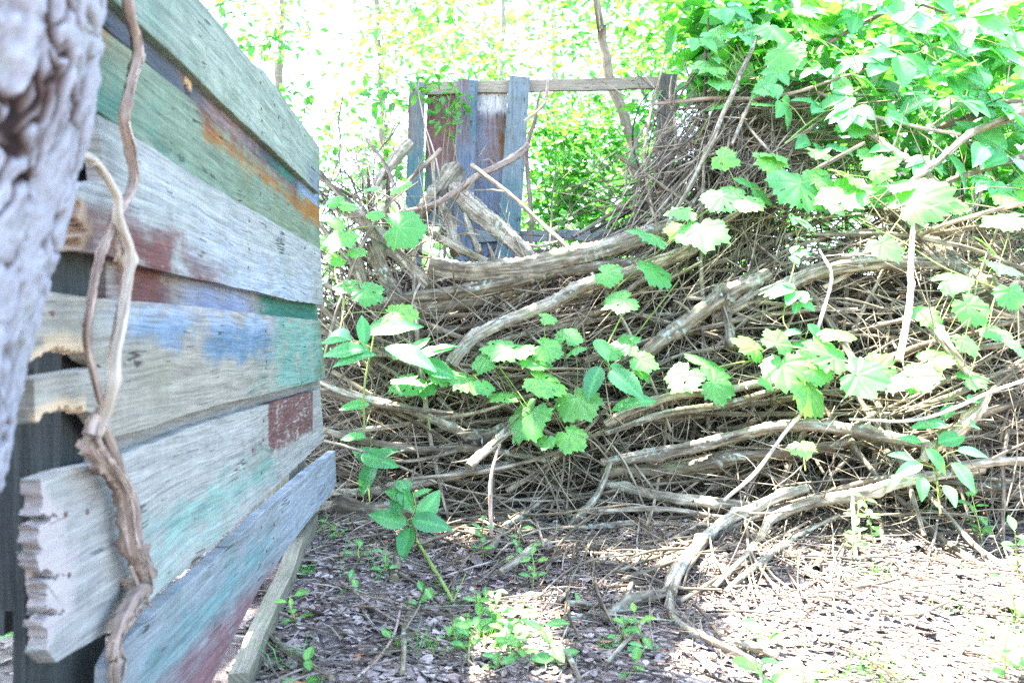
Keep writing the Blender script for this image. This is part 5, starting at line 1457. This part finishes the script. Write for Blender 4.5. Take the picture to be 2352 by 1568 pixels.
# the bright cluster in the middle of the bottom edge
for i in range(12):
    px, py = R.gauss(1140, 45), R.gauss(1480, 36)
    b0 = PG(px, py)
    n = R.randint(6, 10)
    lv = [(0.3 + 0.7 * (k // 2 * 2 + 1) / n if k < n - 1 else 1.0, R.uniform(.002, .01), R.uniform(0, 40) + 180 * (k % 2) + 80 * (k // 2), R.uniform(.02, .036)) for k in range(n)]
    rooted('seedling', 'leafy seedling in the bright cluster at the bottom edge of the litter', 'plant', b0, R.uniform(.04, .09), (R.gauss(0, .02), R.gauss(0, .02)), lv, SEED, 'seedlings in the bright cluster')

# ------------------------------------------------------------------ shrubs and trees behind
def clump_leaves(mb, c, rad, n, smin, smax, upness=0.8, aspect=.55, flat=1.0):
    d = NR.normal(0, 1, (n, 3)); d /= np.linalg.norm(d, axis=1)[:, None]
    r = NR.random(n) ** 0.45
    pos = np.array(c)[None] + d * r[:, None] * np.array(rad)[None]
    nr = NR.normal(0, .45, (n, 3)) + np.array([0, -.25, upness])[None]
    tp = d * .7 + NR.normal(0, .6, (n, 3)) + np.array([0, 0, -.35])[None]
    leaf_cloud(mb, pos, NR.uniform(smin, smax, n), nr, tp, NR.random(n), aspect)
def shrub(name, label, cat, base, clumps, nper, smin, smax, mat, stems=5, group=None, sm='bgbark', aspect=.55, sr=0.008):
    t = thing(name, base, label, cat, group)
    bpy.context.view_layer.update()
    fo = MB(); st = MB()
    for (c, r) in clumps:
        c = Vector(c)
        clump_leaves(fo, c, (r, r, r * .8), nper, smin, smax, .8, aspect)
    for k in range(stems):
        c = Vector(R.choice(clumps)[0])
        m = base.lerp(c, .5) + Vector((R.uniform(-.1, .1), R.uniform(-.1, .1), 0.05))
        tube(st, [base + Vector((R.uniform(-.06, .06), R.uniform(-.06, .06), -.03)), m, c, c + Vector((R.uniform(-.2, .2), R.uniform(-.2, .2), R.uniform(.05, .3)))], [sr, sr * .75, sr * .4, sr * .15], 6, 0.06, R.random(), .08, .008)
    fo.build('foliage', M[mat], t)
    st.build('stem', M[sm], t)
def clumps_px(spots, D, dj):
    return [(P(x, y, D + R.uniform(-dj, dj)), r / F * D) for (x, y, r) in spots]
def onfloor(px, D):
    x = P(px, 0, D).x
    return Vector((x, D, gz(x, D)))
# broad leaved bushes on the right, over and behind the heap
shrub('broadleaf_shrub', 'dense bright shrub rising behind the twig fountain', 'shrub', onfloor(1750, 4.3), clumps_px([(1600, 10, 70), (1680, 60, 100), (1760, 40, 100), (1840, 110, 100), (1720, 130, 80), (1650, 130, 50), (1800, 200, 90), (1880, 30, 90), (1640, 190, 50), (1760, 260, 60)], 4.0, .35), 62, .09, .16, 'shrub', 8, aspect=.7)
shrub('broadleaf_shrub', 'dense shrub filling the top right corner', 'shrub', onfloor(2200, 4.2), clumps_px([(1950, 60, 110), (2060, 120, 120), (2160, 60, 120), (2280, 140, 130), (2340, 40, 110), (2220, 240, 120), (2340, 300, 120), (2080, 260, 110), (1960, 200, 100)], 4.1, .3), 75, .08, .15, 'shrub', 9, aspect=.65)
shrub('broadleaf_shrub', 'shaded shrub low behind the right side of the heap', 'shrub', onfloor(2050, 4.4), clumps_px([(1860, 330, 100), (1960, 380, 110), (2080, 380, 110), (2200, 400, 110), (2320, 420, 120), (1800, 280, 70), (2250, 520, 90), (2340, 560, 90)], 4.2, .3), 80, .08, .15, 'shrub', 8, aspect=.65)
shrub('leafy_sapling', 'sapling with large yellow green leaves below the end post', 'shrub', onfloor(1480, 4.6), clumps_px([(1470, 430, 50), (1440, 480, 40), (1490, 340, 45), (1500, 250, 40)], 4.5, .15), 14, .09, .15, 'shrub', 4, aspect=.5)
# small leaved shrubs seen through the opening and beside the panel
spec = [
 (1750, 6.0, [(1600, 90, 110), (1680, 60, 120), (1800, 60, 120), (1900, 160, 120), (1650, 220, 110), (1780, 250, 110), (1950, 300, 110), (2100, 100, 130), (2250, 250, 130), (2100, 330, 120), (2300, 420, 130), (1900, 420, 110)], 150, .08, .14, 'tall leafy thicket behind the upper right of the heap'),
 (1300, 5.9, [(1240, 300, 80), (1300, 360, 100), (1380, 320, 90), (1280, 440, 90), (1370, 430, 90), (1450, 380, 70), (1230, 500, 80), (1340, 520, 90), (1440, 500, 80), (1250, 600, 90), (1380, 600, 90), (1500, 420, 80), (1500, 560, 80)], 300, .05, .09, 'dense fine leaved shrub seen through the open panel'),
 (1420, 7.2, [(1240, 240, 90), (1340, 230, 90), (1440, 240, 100), (1500, 330, 80), (1460, 150, 80), (1550, 440, 100), (1300, 330, 90), (1400, 330, 90), (1250, 430, 90), (1400, 480, 100)], 230, .06, .10, 'taller shrub behind the pale trunk'),
 (860, 4.8, [(760, 330, 60), (800, 250, 60), (860, 330, 60), (820, 420, 70), (880, 230, 55), (760, 440, 60), (900, 400, 60), (740, 520, 60)], 36, .05, .09, 'loose straggling shrub between the fence end and the ruined panel'),
 (1020, 4.15, [(1000, 230, 40), (1030, 280, 36), (960, 200, 36), (1010, 190, 40), (1060, 240, 26)], 26, .035, .065, 'fine spray of oval leaves hanging over the ruined panel boards'),
 (780, 6.6, [(700, 260, 80), (780, 200, 90), (860, 160, 90), (760, 360, 90), (900, 300, 80), (700, 400, 80), (840, 480, 90)], 60, .06, .10, 'sun bleached shrub far behind the fence end'),
 (1150, 7.5, [(980, 120, 80), (1080, 80, 100), (1160, 140, 90), (960, 60, 80), (1240, 80, 90), (1100, 170, 70)], 70, .06, .11, 'airy sunlit shrub above the ruined panel'),
 (620, 4.0, [(600, 100, 30), (640, 95, 26), (560, 40, 30), (680, 210, 30), (520, 10, 30), (700, 250, 30)], 7, .05, .08, 'sparse dark leafed sprig over the fence top'),
]
for (px, D, cl, nper, a, b2, lab) in spec:
    shrub('woodland_shrub', lab, 'shrub', onfloor(px, D), clumps_px(cl, D, .35 if D > 4.5 else .08), nper, a, b2, 'wood', 6, sr=0.006)
# bare saplings and thorny canes at left of the panel
for i, (x0, y0, x1, y1, x2, y2, D, lab) in enumerate([
 (870, 520, 880, 300, 892, 60, 5.2, 'slim pale sapling left of the ruined panel'), (850, 540, 835, 400, 860, 180, 5.0, 'slim bent pale sapling beside the first'), (905, 560, 915, 320, 905, 100, 5.4, 'faint sapling stem just left of the panel boards'),
 (782, 280, 800, 210, 782, 90, 4.6, 'thorny dark cane arching over the fence end'), (860, 400, 910, 300, 985, 150, 4.5, 'dark cane slanting up behind the panel boards'),
 (760, 560, 770, 430, 800, 300, 4.4, 'pale bare cane near the fence end'), (800, 560, 830, 460, 815, 330, 4.5, 'crooked bare cane near the fence end'), (830, 540, 800, 420, 840, 300, 4.7, 'thin bare cane crossing the crooked one'), (1440, 520, 1400, 430, 1350, 350, 5.2, 'thin dark stem in the panel opening'),
 (1290, 560, 1310, 470, 1280, 380, 5.2, 'thin forked stem low in the panel opening')]):
    mb = MB()
    q = [P(x0, y0, D), P(x1, y1, D), P(x2, y2, D)]
    b0 = Vector((q[0].x, q[0].y, gz(q[0].x, q[0].y) - .03))
    r = .006 if i < 3 else .005
    C = tube(mb, [b0] + q, [r * 1.2, r, r * .8, r * .3], 7, .04, .6 if i not in (3, 4, 8, 9) else .1, .08, .012)
    for k in range(9):
        c = Vector(C[R.randrange(len(C) // 3, len(C))]); d = Vector((R.uniform(-1, 1), R.uniform(-.5, .5), R.uniform(.1, 1))).normalized() * R.uniform(.06, .3)
        tube(mb, [c, c + d * .5 + Vector((0, 0, .02)), c + d], [r * .45, r * .3, r * .15], 5, .05, .6, 0, .006, False)
    tag(mb.build('bare_cane', M['pale'] if i not in (3, 4, 8, 9) else M['vine']), lab, 'sapling', 'bare canes and saplings behind the heap')

def far_tree(px, D, rb, lean, h, clumps, nper, label, smin=.1, smax=.18, path=None):
    base = onfloor(px, D)
    t = thing('woodland_tree', base, label, 'tree', 'trees beyond the ruined panel')
    bpy.context.view_layer.update()
    tr = MB(); cr = MB()
    pts = [base + Vector((0, 0, -.1))] + ([P(x, y, D) for x, y in path] if path else [base + Vector((lean * .4, 0, h * .45))]) + [base + Vector((lean, 0, h))]
    tube(tr, pts, [rb, rb * .8, rb * .6, rb * .35], 12, .1, R.uniform(.3, .7), .1, .02)
    for (c, r) in clumps:
        clump_leaves(cr, c, (r, r, r * .7), nper, smin, smax)
        tube(tr, [pts[-1] if R.random() < .5 else pts[-2], Vector(c)], [rb * .25, rb * .06], 6, .15, .5, .05, .02)
    tr.build('trunk', M['bgbark'], t); cr.build('crown', M['wood'], t)
def crownset(px, y, D, spread, k, r):
    return [(P(px + R.uniform(-spread, spread), y + R.uniform(-spread * .5, spread * .45), D + R.uniform(-.8, .8)), r * R.uniform(.7, 1.2)) for _ in range(k)]
far_tree(1475, 5.5, .05, -.6, 5.0, crownset(1400, -260, 6.5, 240, 9, .5), 90, 'pale crooked trunk rising behind the open part of the panel', path=[(1465, 420), (1438, 290), (1402, 175), (1376, 60), (1368, -20)])
far_tree(1130, 10.5, .07, .2, 5.5, crownset(1130, 40, 10.5, 260, 10, .6), 80, 'slim tree with a pale crown behind the boards')
far_tree(900, 12, .09, -.3, 6.5, crownset(860, 60, 12, 280, 10, .7), 60, 'sunlit tree far behind the fence end')
far_tree(1640, 9.5, .08, .3, 6.0, crownset(1640, 20, 9.5, 240, 10, .6), 90, 'bright tree behind the twig fountain')
far_tree(2050, 8.5, .09, .2, 6.0, crownset(2050, 60, 8.5, 320, 12, .6), 100, 'leafy tree behind the top right shrubs')
far_tree(620, 16, .12, .3, 8, crownset(620, 80, 16, 240, 8, .8), 50, 'pale tree standing beyond the fence top')
far_tree(1290, 14, .10, -.2, 7, crownset(1280, 200, 14, 300, 12, .8), 80, 'slender tree deep in the wood behind the opening')
far_tree(-60, 6, .10, .2, 5, crownset(-100, 700, 6, 160, 6, .5), 60, 'tree behind the near end of the fence at the left edge')
# the wood closes the view far behind
mb = MB()
for i in range(200):
    D = R.uniform(14, 34)
    px = R.uniform(-700, 3100)
    c = P(px, R.uniform(330, 760) if R.random() < .78 else R.uniform(-100, 330), D)
    rr_ = R.uniform(.9, 1.8)
    clump_leaves(mb, c, (rr_, rr_, rr_ * .8), 90, .22, .42)
o = mb.build('far_woods', M['wood'])
tag(o, 'bright leafy wood closing the view far behind', 'woods', None, 'stuff')
# low undergrowth behind heap and panel
mb = MB()
for i in range(90):
    D = R.uniform(4.8, 11)
    x = R.uniform(-.75 * D, .8 * D)
    if D < 5.6 and x > 0.9: continue
    r = R.uniform(.2, .45)
    clump_leaves(mb, (x, D, gz(x, D) + r * .6), (r, r, r * .7), 60, .05, .11)
o = mb.build('undergrowth', M['wood'])
tag(o, 'low green undergrowth covering the floor behind the heap', 'undergrowth', None, 'stuff')
